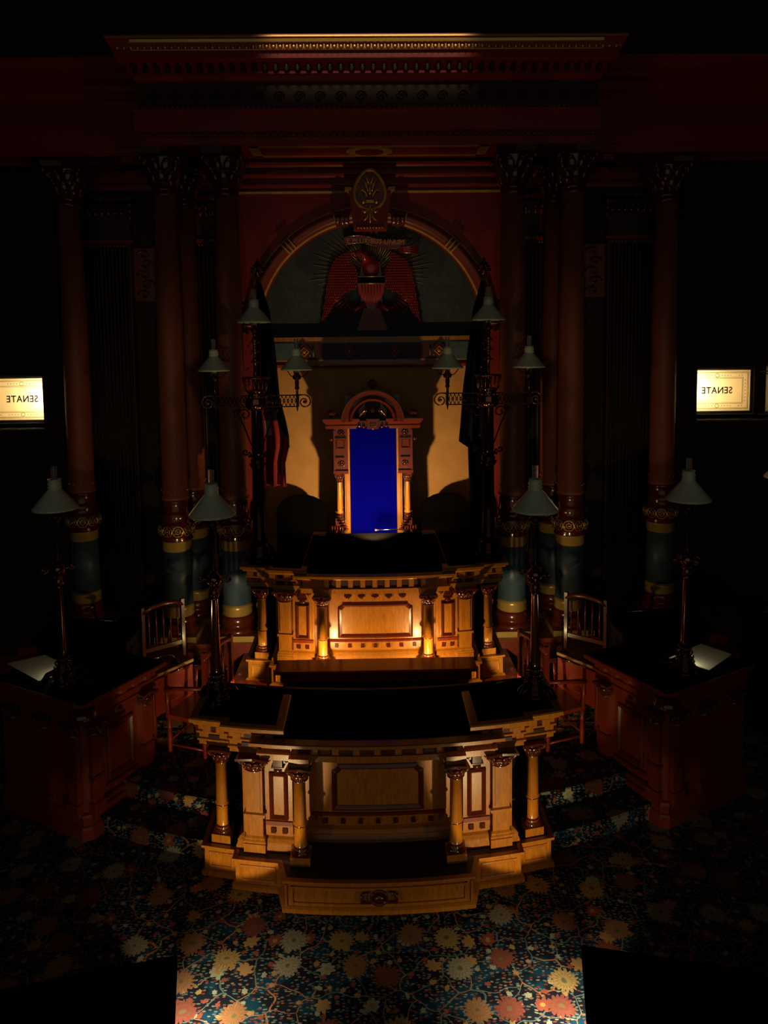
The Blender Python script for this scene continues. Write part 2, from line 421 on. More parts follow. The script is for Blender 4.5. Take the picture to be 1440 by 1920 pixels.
def arch_trim():
    m = MB(); n = 56; parts = []
    def ring(r0, r1, y0, a0, a1, name, mt, k=14):
        mm = MB(); vs = []; fs = []
        prof = []
        for q in range(9):
            t = PI * q / 8
            prof.append(((r0 + r1) / 2 - math.cos(t) * (r1 - r0) / 2, y0 - math.sin(t) * (r1 - r0) * .45))
        N_ = max(2, int(k * abs(a1 - a0)))
        for i in range(N_ + 1):
            a = a0 + (a1 - a0) * i / N_
            for r, y in prof: vs.append((r * math.cos(a), y, AZ + r * math.sin(a)))
        K = len(prof)
        for i in range(N_):
            for q in range(K - 1): fs.append((i * K + q, (i + 1) * K + q, (i + 1) * K + q + 1, i * K + q + 1))
        mm.add(vs, fs, True); return mm
    root = thing('arch_moulding', 'gilded round arch moulding framing the dark eagle field', 'moulding')
    ring(1.56, 1.72, WY, .02, PI - .02, '', None).build('roll', M_MAHD, root)
    ring(1.53, 1.575, WY - .01, .02, PI - .02, '', None).build('inner_bead', M_GOLDP, root)
    ring(1.715, 1.74, WY, .02, PI - .02, '', None).build('outer_fillet', M_GOLDP, root)
    for a in (PI * .5 - .26, PI * .5 + .26, PI * .5 - .74, PI * .5 + .74, .12, PI - .12):
        m = MB()
        for da in (-.035, 0, .035):
            pts = []
            for q in range(9):
                t = PI * q / 8; r = 1.64 - math.cos(t) * .098
                pts.append((r * math.cos(a + da), WY - math.sin(t) * .095, AZ + r * math.sin(a + da)))
            m.tube(pts, .012, 6)
        m.build('ring', M_GOLDP, root)
arch_trim()

def keystone():
    root = thing('keystone', 'carved keystone with gilded anthemion above the arch', 'keystone', (0, 0, 0))
    m = MB(); m.slab([(-.22, 6.13), (.22, 6.13), (.285, 6.66), (-.285, 6.66)], WY - .20, WY + .05)
    m.build('block', M_REDWALL, root)
    m = MB(); m.slab(rect(-.33, -.24, 6.63, 6.665), WY - .24, WY); m.slab(rect(.24, .33, 6.63, 6.665), WY - .24, WY)
    m.build('abacus', M_GOLDP, root)
    m = MB(); pts = []
    for i in range(33):
        a = -PI * .5 + 2 * PI * i / 32
        x = .205 * math.cos(a) * (1 - .28 * max(0, math.sin(a)) ** 2); z = 6.60 + .265 * math.sin(a) * (1.08 if math.sin(a) > 0 else .85)
        pts.append((x, WY - .235, z))
    m.tube(pts[:-1], .024, 8, closed=True); m.build('oval_rim', M_GOLDP, root)
    m = MB(); m.slab([(p[0] * .95, 6.6 + (p[2] - 6.6) * .95) for p in pts[:-1]], WY - .22, WY - .18); m.build('oval_field', M_MAHD, root)
    m = MB()
    for s_ in (-1, 1):
        for k in range(10):
            pass
        m.tube([(s_ * .02, WY - .24, 6.48), (s_ * .05, WY - .26, 6.58), (s_ * .10, WY - .26, 6.63), (s_ * .15, WY - .25, 6.60)], [.012, .02, .026, .006], 8)
        m.tube([(s_ * .02, WY - .24, 6.38), (s_ * .07, WY - .25, 6.34), (s_ * .13, WY - .25, 6.38)], [.014, .02, .006], 8)
        m.tube([(s_ * .03, WY - .24, 6.60), (s_ * .05, WY - .26, 6.70), (s_ * .11, WY - .26, 6.76)], [.012, .018, .006], 8)
        m.tube([(s_ * .01, WY - .24, 6.70), (s_ * .035, WY - .26, 6.76), (s_ * .06, WY - .26, 6.81)], [.01, .016, .005], 8)
        m.tube([(s_ * .015, WY - .24, 6.36), (s_ * .04, WY - .25, 6.27), (s_ * .09, WY - .24, 6.22)], [.014, .016, .005], 8)
        m.ball((s_ * .085, WY - .27, 6.47), .034, 10)
        m.ball((s_ * .085, WY - .295, 6.47), .017, 8)
    m.tube([(0, WY - .25, 6.20), (0, WY - .25, 6.42)], [.008, .02], 8)
    m.tube([(0, WY - .25, 6.56), (0, WY - .25, 6.74)], [.02, .004], 8)
    m.slab(rect(-.05, .05, 6.455, 6.49), WY - .28, WY - .2)
    m.build('anthemion', M_GOLD, root)
    m = MB()
    for k in range(9): m.ball((-.16 + .04 * k, WY - .21, 6.145), .018, 8)
    m.build('bead_row', M_GOLD, root)
    # rolled blocks at both sides
    for s_ in (-1, 1):
        m = MB(T=Matrix.Translation((s_ * .37, WY - .10, 6.27)) @ Matrix.Rotation(PI / 2, 4, 'Y'))
        m.lathe([(-.09, .085), (-.07, .105), (-.05, .085), (-.03, .11), (.03, .11), (.05, .085), (.07, .105), (.09, .085)], 0, 0, 18)
        m.build('side_roll', M_MOULD, root)
keystone()

def wall_mouldings():
    k = 0
    for z, h, pr, mt in ((6.66, .03, .03, M_GOLDP), (6.745, .045, .05, M_BEAM), (6.88, .05, .08, M_BEAM), (7.02, .06, .12, M_BEAM)):
        m = MB()
        for x0, x1 in ((-1.8, -.33), (.33, 1.8)) if z < 6.7 else ((-1.8, 1.8),):
            m.mould([(x0, WY), (x1, WY)], [(0, z - h), (pr * .4, z - h), (pr * .6, z - h * .5), (pr, z - h * .3), (pr, z), (0, z)])
        k += 1; struct('trim_%d' % k, m, mt)
    # frieze band under the eagle
    root = thing('diamond_frieze', 'wooden band with diamonds and reeding below the eagle field', 'frieze')
    m = MB(); m.box(-1.49, 1.49, 10.34, NB, 4.335, 4.71); m.build('board', M_MAH, root)
    m = MB(); m.box(-1.49, 1.49, 10.325, 10.35, 4.395, 4.63)
    m.build('dark_field', M_TEAL, root)
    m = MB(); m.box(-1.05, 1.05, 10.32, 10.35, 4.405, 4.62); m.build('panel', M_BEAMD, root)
    for i in range(4):
        x = -.93 + .62 * i
        m = MB(); r = .13
        m.slab([(x - r, 4.512), (x, 4.512 - r), (x + r, 4.512), (x, 4.512 + r)], 10.30, 10.33)
        m.build('diamond', M_BEAMD, root)
        m = MB(); r = .075
        m.frame([(x - r, 4.512), (x, 4.512 - r), (x + r, 4.512), (x, 4.512 + r)], .02, 10.285, 10.31); m.ball((x, 10.295, 4.512), .03, 8, (1, .5, 1))
        m.build('rosette', M_MAH, root)
    for i in range(5):
        x = -.62 + .62 * (i - .5)
        m = MB()
        for k in range(6):
            xx = x - .125 + .05 * k
            if abs(xx) < 1.03: m.tube([(xx, 10.315, 4.44), (xx, 10.315, 4.585)], .010, 6)
        if m.v: m.build('reeding', M_TEAL, root)
    # swag arcs below
    m = MB(); m.mould([(-1.49, 10.36), (1.49, 10.36)], [(0, 4.29), (.03, 4.29), (.05, 4.32), (.05, 4.335), (0, 4.335)]); m.build('lower_moulding', M_MAHD, root)
wall_mouldings()

# ------------------------------------------------------------------ entablature
EP = [(0, 7.10), (0, 7.135), (.02, 7.135), (.02, 7.205), (.05, 7.215), (.05, 7.43), (.075, 7.44), (.075, 7.47), (0, 7.48), (0, 7.80),
      (.03, 7.81), (.06, 7.86), (.10, 7.87), (.10, 7.97), (.17, 7.99), (.21, 8.01), (.21, 8.09), (.24, 8.095), (.24, 8.12), (.28, 8.20), (.30, 8.23), (.30, 8.25)]
EF = 9.42; ES = 10.08; EX = 2.80
def entablature():
    main = [(-EX, ES), (-EX, EF), (EX, EF), (EX, ES)]
    def band(i0, i1, name, mt, path, root=None):
        m = MB(); pr = EP[i0:i1 + 1]
        m.mould(path, pr, ends=False)
        return m.build(name, mt, root)
    root = thing('entablature', 'deep projecting mahogany entablature crowning the central bay', 'entablature')
    band(0, 3, 'fascia', M_BEAM, main, root); band(3, 8, 'architrave', M_BEAM, main, root)
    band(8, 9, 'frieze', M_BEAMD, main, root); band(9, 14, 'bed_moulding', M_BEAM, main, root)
    band(14, 17, 'corona', M_BEAM, main, root); band(17, 21, 'crown_moulding', M_BEAM, main, root)
    m = MB(); m.box(-EX - .02, EX + .02, EF + .03, ES + .7, 7.5, 8.24); m.build('core', M_BEAMD, root)
    # gilded egg and dart along the crown
    m = MB()
    for i in range(75):
        x = -2.96 + .08 * i
        m.ball((x, EF - .25, 8.125), .026, 6, (1, .6, 1.1)); m.box(x + .034, x + .046, EF - .27, EF - .23, 8.10, 8.145)
    m.build('egg_and_dart', M_GOLD, root)
    m = MB(); m.mould([(-EX, EF), (EX, EF)], [(.235, 8.09), (.242, 8.092), (.246, 8.10), (.235, 8.10)], ends=True); m.mould([(-EX, EF), (EX, EF)], [(.27, 8.165), (.285, 8.17), (.292, 8.20), (.27, 8.20)], ends=True); m.build('glint_strip', M_GOLD, root)  # gold strips added along the crown to catch a highlight
    m = MB(); m.mould([(-EX - .29, EF - .295), (EX + .29, EF - .295)], [(0, 8.215), (.012, 8.22), (.012, 8.235), (0, 8.24)], ends=True); m.build('gilded_edge', M_GOLD, root)
    # leaf brackets of bed moulding
    m = MB()
    for i in range(44):
        x = -2.8 + .13 * i
        m.ball((x, EF - .12, 7.92), .045, 8, (.8, .7, 1.1)); m.box(x - .012, x + .012, EF - .16, EF - .09, 7.885, 7.965)
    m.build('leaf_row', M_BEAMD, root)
    # guilloche
    m = MB()
    for i in range(70):
        x = -2.76 + .08 * i
        m.tube([(x + .042 * math.cos(a), EF - .028, 7.17 + .026 * math.sin(a)) for a in [2 * PI * q / 12 for q in range(12)]], .006, 5, closed=True)
    m.build('guilloche', M_BEAMD, root)
    m = MB()
    for i in range(93): m.ball((-2.8 + .061 * i, EF - .08, 7.49), .016, 6)
    m.build('bead_row', M_BEAM, root)
    # frieze lettering-free scroll relief
    m = MB()
    for i in range(22):
        x = -2.6 + .25 * i
        m.tube([(x + .07 * (1 - q / 16) * math.cos(q * .75), EF - .01, 7.64 + .07 * (1 - q / 16) * math.sin(q * .75)) for q in range(15)], .012, 5)
        m.build('scroll', M_BEAMD, root); m = MB()
    # soffit with gilded border and oval
    m = MB(); m.box(-EX, EX, EF, 10.10, 7.06, 7.10); m.build('soffit', M_BEAM, root)
    def plate(x0, x1, y0, y1): return [(x0, y0), (x1, y0), (x1, y1), (x0, y1)]
    m = MB(); Z = 7.052
    y0, y1 = 9.50, 10.0
    for a in ((-1.50, 1.50, y0, y0 + .05), (-1.50, 1.50, y1 - .05, y1), (-1.50, -1.38, y0, y1), (1.38, 1.50, y0, y1)): m.box(*a, Z, 7.061)
    m.prism([(.30 * math.cos(2 * PI * i / 24), 9.75 + .235 * math.sin(2 * PI * i / 24)) for i in range(24)], Z - .002, 7.061)
    m.build('gilded_border', M_GOLDP, root)
    m = MB(); m.prism([(.18 * math.cos(2 * PI * i / 24), 9.75 + .14 * math.sin(2 * PI * i / 24)) for i in range(24)], Z - .015, 7.06); m.build('oval_boss', M_BEAM, root)
    # recessed side entablatures
    for s_ in (-1, 1):
        path = [(-7, ES), (-EX, ES)] if s_ < 0 else [(EX, ES), (7, ES)]
        m = MB(); m.mould(path, EP + [(-.5, 8.25), (-.5, 7.10)], ends=True)
        lab = 'recessed dark entablature over the bay beside the %s' % ('red and white flag' if s_ < 0 else 'navy flag')
        tag(m.build('side_entablature', M_BEAM), lab, 'entablature', 'side entablatures')
        m = MB()
        m.mould([(-4.1, 10.84), (-1.8, 10.84)] if s_ < 0 else [(1.8, 10.84), (4.1, 10.84)], [(0, 6.80), (.05, 6.80), (.06, 6.86), (.10, 6.90), (.10, 6.98), (.16, 7.04), (0, 7.04)])
        struct('trim_%d' % (8 + (s_ > 0)), m, M_BEAM)
        # angled soffit beams seen from below
        m = MB(); x0 = s_ * 3.0
        m.add([(x0 + s_ * .1, 10.1, 7.09), (x0 + s_ * .25, 10.1, 7.09), (x0 + s_ * .95, 10.8, 7.09), (x0 + s_ * .80, 10.8, 7.09), (x0 + s_ * .1, 10.1, 7.02), (x0 + s_ * .25, 10.1, 7.02), (x0 + s_ * .95, 10.8, 7.02), (x0 + s_ * .80, 10.8, 7.02)],
              [(0, 1, 2, 3), (4, 5, 6, 7), (0, 1, 5, 4), (1, 2, 6, 5), (2, 3, 7, 6), (3, 0, 4, 7)])
        struct('trim_%d' % (10 + (s_ > 0)), m, M_BEAM)
entablature()

# ------------------------------------------------------------------ facade columns and pilasters
def make_column():
    root = thing('column', '', 'column')
    z = .765
    m = MB(); m.box(-.27, .27, -.27, .27, z, z + .075); m.build('plinth', M_BANDGOLD, root)
    m = MB(); m.lathe([(z + .075, .25), (z + .11, .265), (z + .15, .24), (z + .16, .21), (z + .20, .205), (z + .24, .235), (z + .28, .205), (z + .30, .20)], 0, 0, 32); m.build('base', M_MOULD, root)
    m = MB(); m.lathe([(z + .30, .19), (z + .32, .20), (z + .38, .19), (z + .40, .20), (z + .45, .185)], 0, 0, 32); m.build('lower_band', M_BANDGOLD, root)
    m = MB(); m.lathe([(z + .45, .185), (1.94, .18)], 0, 0, 32); m.build('drum', M_TEAL, root)
    z = .64
    m = MB(); m.lathe([(z + 1.30, .182), (z + 1.31, .19), (z + 1.42, .19), (z + 1.43, .20)], 0, 0, 32); m.build('upper_band', M_BANDGOLD, root)
    m = MB(); m.lathe([(z + 1.43, .19), (z + 1.45, .215), (z + 1.48, .19), (z + 1.49, .20), (z + 1.66, .215), (z + 1.68, .19), (z + 1.74, .17), (z + 1.78, .20), (z + 1.80, .17), (z + 1.94, .165), (z + 1.97, .185)], 0, 0, 32); m.build('collar', M_MOULD, root)
    m = MB()
    for i in range(10):
        a = 2 * PI * i / 10
        T = Matrix.Rotation(a, 4, 'Z') @ Matrix.Translation((.222, 0, z + 1.58)) @ Matrix.Rotation(PI / 2, 4, 'Y')
        for r in (.068, .032):
            mm = MB(T=T); mm.tube([(r * math.cos(b), r * math.sin(b), 0) for b in [2 * PI * q / 16 for q in range(16)]], .007, 6, closed=True)
            m.add(mm.v, mm.f, True)
        m.ball(T @ Vector((0, 0, .004)), .014, 6)
        for q in range(6):
            m.ball(T @ Vector((.05 * math.cos(q * PI / 3), .05 * math.sin(q * PI / 3), .002)), .009, 5)
    m.build('ring_band', M_GOLD, root)
    m = MB(); m.lathe([(z + 1.97, .175), (z + 2.00, .19), (z + 2.02, .172), (4.4, .170), (6.47, .150)], 0, 0, 32); m.build('shaft', M_GRAN, root)
    m = MB()
    for i in range(12):
        a = 2 * PI * (i + .5) / 12; m.ball((.176 * math.cos(a), .176 * math.sin(a), z + 2.10), .012, 6)
    m.build('stud_row', M_GOLD, root)
    m = MB(); m.lathe([(6.47, .152), (6.49, .172), (6.52, .172), (6.54, .152)], 0, 0, 28); m.build('astragal', M_MOULD, root)
    m = MB(); capital(m, 0, 0, 6.54, 7.06, .155, 8, 10); m.build('capital', M_CARVE, root)
    return root
col0 = make_column(); first = True
for (x, y, lab, g) in ((-1.83, 9.72, 'front granite column next to the arch on the red and white flag side', 'front columns'),
                       (1.83, 9.72, 'front granite column next to the arch on the navy flag side', 'front columns'),
                       (-2.60, 9.72, 'outer of the two front granite columns on the red flag side', 'front columns'),
                       (2.60, 9.72, 'outer of the two front granite columns on the navy flag side', 'front columns'),
                       (-2.53, 10.38, 'granite column half hidden behind the front pair on the red flag side', 'rear columns'),
                       (2.53, 10.38, 'granite column half hidden behind the front pair on the navy flag side', 'rear columns'),
                       (-4.05, 10.32, 'lone dim granite column at the outer end beyond the red flag', 'end columns'),
                       (4.05, 10.32, 'lone dim granite column at the outer end beyond the navy flag', 'end columns')):
    c = col0 if first else copy_tree(col0); first = False
    c.location = (x, y, 0); tag(c, lab, 'column', g)

def make_pilaster(w):
    root = thing('fluted_pilaster', '', 'pilaster')
    m = MB(); m.box(-w / 2, w / 2, 0, .12, .64, 6.6); m.build('shaft', M_BEAMD, root)
    n = int(w / .05); m = MB()
    for i in range(n):
        x = -w / 2 + (i + .5) * w / n
        m.tube([(x, -.004, 1.6), (x, -.004, 6.0)], .016, 6)
    m.build('fluting', M_BLACK, root)
    m = MB()
    for s_ in (-1, 1): m.box(s_ * (w / 2 - .012) - .008, s_ * (w / 2 - .012) + .008, -.025, 0, 1.6, 6.05)
    m.build('gilded_fillet', M_MOULD, root)
    m = MB(); m.mould([(-w / 2, .1), (-w / 2, 0), (w / 2, 0), (w / 2, .1)], [(0, 6.05), (.03, 6.06), (.03, 6.10), (0, 6.11)]); m.build('neck_moulding', M_BEAM, root)
    m = MB()
    for i in range(int(w / .045)): m.ball((-w / 2 + .02 + .045 * i, -.02, 6.02), .012, 6)
    m.build('bead_row', M_GOLDP, root)
    m = MB(); m.box(-w / 2 - .02, w / 2 + .02, -.04, .1, 6.42, 6.5)
    for i in range(int(w / .09)):
        m.ball((-w / 2 + .05 + .09 * i, -.04, 6.46), .05, 8, (.8, .6, 1.1)); m.ball((-w / 2 + .05 + .09 * i, -.07, 6.52), .03, 6)
    for s_ in (-1, 1):
        for q in range(3): m.ball((s_ * (w / 2 + .03), -.06, 6.40 + .09 * q), .055, 8, (.7, .7, 1))
    m.box(-w / 2 - .06, w / 2 + .06, -.1, .12, 6.62, 6.68); m.build('capital', M_CARVE, root)
    return root
p0 = make_pilaster(.60); p0.location = (-2.22, 10.70, 0); tag(p0, 'narrow strip of fluted pilaster between columns on the red flag side', 'pilaster', 'pilasters between columns')
p1 = copy_tree(p0); p1.location = (2.22, 10.70, 0); tag(p1, 'narrow strip of fluted pilaster between columns on the navy flag side', 'pilaster', 'pilasters between columns')
p2 = make_pilaster(.78); p2.location = (-3.76, 10.70, 0); tag(p2, 'wide dark fluted pilaster beside the end column beyond the red flag', 'pilaster', 'wide pilasters')
p3 = copy_tree(p2); p3.location = (3.76, 10.70, 0); tag(p3, 'wide dark fluted pilaster beside the end column beyond the navy flag', 'pilaster', 'wide pilasters')
for s_, w_ in ((-1, 'red'), (1, 'navy')):
    root = thing('carved_panel', 'small carved leaf panel between pilaster and column, %s flag side' % w_, 'panel', (s_ * 3.2, 10.84, 0), 0, 'carved wall panels')
    m = MB(); m.box(-.17, .17, -.03, .01, 5.25, 6.0); m.build('board', M_MAHD, root)
    m = MB()
    for k in range(5):
        z = 5.34 + .14 * k; d = 1 if k % 2 else -1
        m.tube([(d * (.02 + .10 * (1 - q / 13) * math.cos(q * .6)), -.04, z + .07 * (1 - q / 13) * math.sin(q * .6)) for q in range(12)], .018, 6)
    m.build('leaf_relief', M_CARVE, root)

# ------------------------------------------------------------------ eagle relief
def eagle():
    root = thing('eagle_relief', 'carved eagle with shield, ribbon, stars and rays on the dark tympanum', 'relief')
    K = 10.6 / 1400 / 5.143
    def q(cx, cy, y=NB - .05): return ((cx - 695) * K, y, 4.74 + (1190 - cy) * K * .985)
    def q2(cx, cy): p = q(cx, cy); return (p[0], p[2])
    LW = [(500, 395), (440, 425), (370, 465), (318, 560), (288, 700), (262, 850), (228, 1060), (300, 980), (350, 880), (430, 800), (560, 740), (575, 600), (520, 500)]
    def inside(p, poly):
        c = False; n = len(poly)
        for i in range(n):
            x1, y1 = poly[i]; x2, y2 = poly[i - 1]
            if (y1 > p[1]) != (y2 > p[1]) and p[0] < (x2 - x1) * (p[1] - y1) / (y2 - y1) + x1: c = not c
        return c
    for s_, wname in ((1, 'wing'), (-1, 'wing')):
        poly = [(695 + (x - 695) * s_, y) for x, y in LW]
        if s_ < 0: poly = [(x - 5, y + (0 if y > 500 else 10)) for x, y in poly][::-1]
        m = MB(); m.slab([q2(*p) for p in poly][::-1], NB - .055, NB + .01)
        for r in range(26):
            yy = 420 + r * 25; L = 1.0 + .8 * r / 26
            for k in range(42):
                xx = 695 - s_ * (120 + (k + .5 * (r % 2)) * 19)
                if inside((xx, yy), poly):
                    a = s_ * (.15 + .35 * (1 - r / 26))
                    R = Matrix.Rotation(a, 3, 'Y') @ Matrix.Rotation(-.35, 3, 'X')
                    m.ball(q(xx, yy, NB - .062), .026, 6, (.55, .35, L), R)
        m.build('wing', M_EAGLE, root)
    m = MB(); m.slab([q2(*p) for p in [(590, 640), (610, 520), (660, 450), (720, 450), (780, 520), (800, 640), (800, 900), (700, 960), (600, 900)]][::-1], NB - .07, NB + .01)
    m.ball(q(695, 560, NB - .07), .12, 14, (1, .5, 1.3)); m.build('body', M_EAGLE, root)
    m = MB(); m.tube([q(660, 500, NB - .1), q(630, 450, NB - .13), q(590, 420, NB - .13), q(550, 425, NB - .12)], [.075, .062, .055, .03], 10)
    m.tube([q(552, 420, NB - .12), q(520, 425, NB - .12), q(505, 445, NB - .12)], [.028, .018, .004], 8)
    for k in range(14): m.ball(q(560 + random.random() * 90, 420 + random.random() * 120, NB - .17), .012, 6, (1, .7, 1.5))
    m.build('head', M_EAGLE, root)
    m = MB(); m.slab([q2(*p) for p in [(572, 710), (820, 710), (812, 800), (770, 870), (697, 925), (622, 870), (580, 800)]][::-1], NB - .13, NB - .05)
    for k in range(7): 
        x = 612 + 28 * k; m.tube([q(x, 722, NB - .135), q(x, 900 - abs(x - 697) * .6, NB - .135)], .006, 6)
    sh = m.build('shield', M_BEAM, root)
    m = MB(); m.slab([q2(*p) for p in [(568, 650), (825, 650), (822, 708), (572, 708)]][::-1], NB - .15, NB - .05); m.build('shield_top', M_LEATHER, root)
    m = MB(); m.tube([q(568, 647, NB - .15), q(825, 647, NB - .15)], .007, 6); m.tube([q(568, 712, NB - .15), q(825, 712, NB - .15)], .007, 6); m.build('shield_fillet', M_GOLD, root)
    m = MB(); m.slab([q2(*p) for p in [(625, 940), (775, 940), (850, 1150), (560, 1150)]][::-1], NB - .06, NB + .01); m.build('tail', M_BEAM, root)
    for s_ in (-1, 1):
        m = MB()
        for k in range(9):
            a = (695 + s_ * (130 + 20 * k), 930 - 18 * k); b = (695 + s_ * (185 + 30 * k), 1020 - 20 * k)
            m.tube([q(a[0], a[1], NB - .06), q(b[0], b[1], NB - .06)], .009, 6)
            if k < 7: m.tube([q(695 + s_ * (170 + 36 * k), 1110 - 20 * k, NB - .05), q(695 + s_ * (235 + 36 * k), 960 - 12 * k, NB - .05)] if s_ < 0 else [q(695 + s_ * (200 + 34 * k), 1130 - 22 * k, NB - .05), q(695 + s_ * (140 + 30 * k), 990 - 18 * k, NB - .05)], .007, 6)
        m.build('olive_branch' if s_ < 0 else 'arrow_sheaf', M_EAGLE, root)
        m = MB(); m.tube([q(695 + s_ * 60, 900, NB - .08), q(695 + s_ * 150, 960, NB - .1), q(695 + s_ * 200, 940, NB - .1)], [.05, .04, .02], 8); m.build('leg', M_EAGLE, root)
    # ribbon
    m = MB(); n = 30; vs = []; fs = []
    def wv(t): return 310 - 22 * math.sin(t * 2 * PI) * 1.0 + 18 * t
    for i in range(n + 1):
        t = i / n; x = 450 + 575 * t; y = wv(t)
        vs += [q(x, y - 30, NB - .10 - .02 * math.sin(t * 9)), q(x, y + 38, NB - .09 - .02 * math.sin(t * 9)), q(x, y + 38, NB - .03), q(x, y - 30, NB - .03)]
    for i in range(n):
        for k in range(4): fs.append((4 * i + k, 4 * i + (k + 1) % 4, 4 * i + 4 + (k + 1) % 4, 4 * i + 4 + k))
    m.add(vs, fs)
    for e in (-30, 38): m.tube([q(450 + 575 * i / n, wv(i / n) + e, NB - .105 - .02 * math.sin(i / n * 9)) for i in range(n + 1)], .008, 6)
    rib = m.build('ribbon', M_EAGLE, root)
    m = MB()
    for k in range(4): m.tube([q(940 + 10 * k, 345 + 22 * k, NB - .08), q(1010, 375 + 14 * k, NB - .10), q(1070, 360 + 20 * k, NB - .1), q(1140, 385 + 18 * k, NB - .08)], [.02, .024, .022, .01], 8)
    m.build('ribbon_tail', M_EAGLE, root)
    txt = 'E PLURIBUS UNUM'
    cu = bpy.data.curves.new('motto', 'FONT'); cu.body = txt; cu.size = .09; cu.extrude = .006; cu.align_x = 'CENTER'; cu.align_y = 'CENTER'; cu.space_character = 1.06
    cu.materials.append(M_GOLD); lettering(cu, 'motto_lettering', rib, q(742, 322, NB - .135), (PI / 2, .03, 0))
    # rays
    m = MB()
    for k in range(72):
        a = 2 * PI * k / 72
        if math.sin(a) < -.25: continue
        r0 = 110 if k % 2 else 200; r1 = (395 + 90 * ((k * 7) % 5) / 5) * (1.25 if abs(math.cos(a)) > .6 else .95)
        y1 = 620 - r1 * math.sin(a)
        m.tube([q(700 + r0 * math.cos(a), 620 - r0 * math.sin(a), NB - .012), q(700 + r1 * math.cos(a), y1, NB - .008)], [.0055, .0025], 5)
    m.build('sunburst', M_GOLDP, root)
    for row, (yy, xs) in enumerate(((138, (612, 662, 722, 790, 842)), (182, (628, 672, 720, 760, 805)), (226, (638, 702, 752)))):
        for x in xs:
            c = q(x, yy, 0); pts = []
            for k in range(10):
                a = PI / 2 + k * PI / 5; r = .032 if k % 2 == 0 else .013; pts.append((c[0] + r * math.cos(a), c[2] + r * math.sin(a)))
            m = MB(); m.slab(pts, NB - .03, NB + .01); m.build('star', M_GOLDP, root)
eagle()

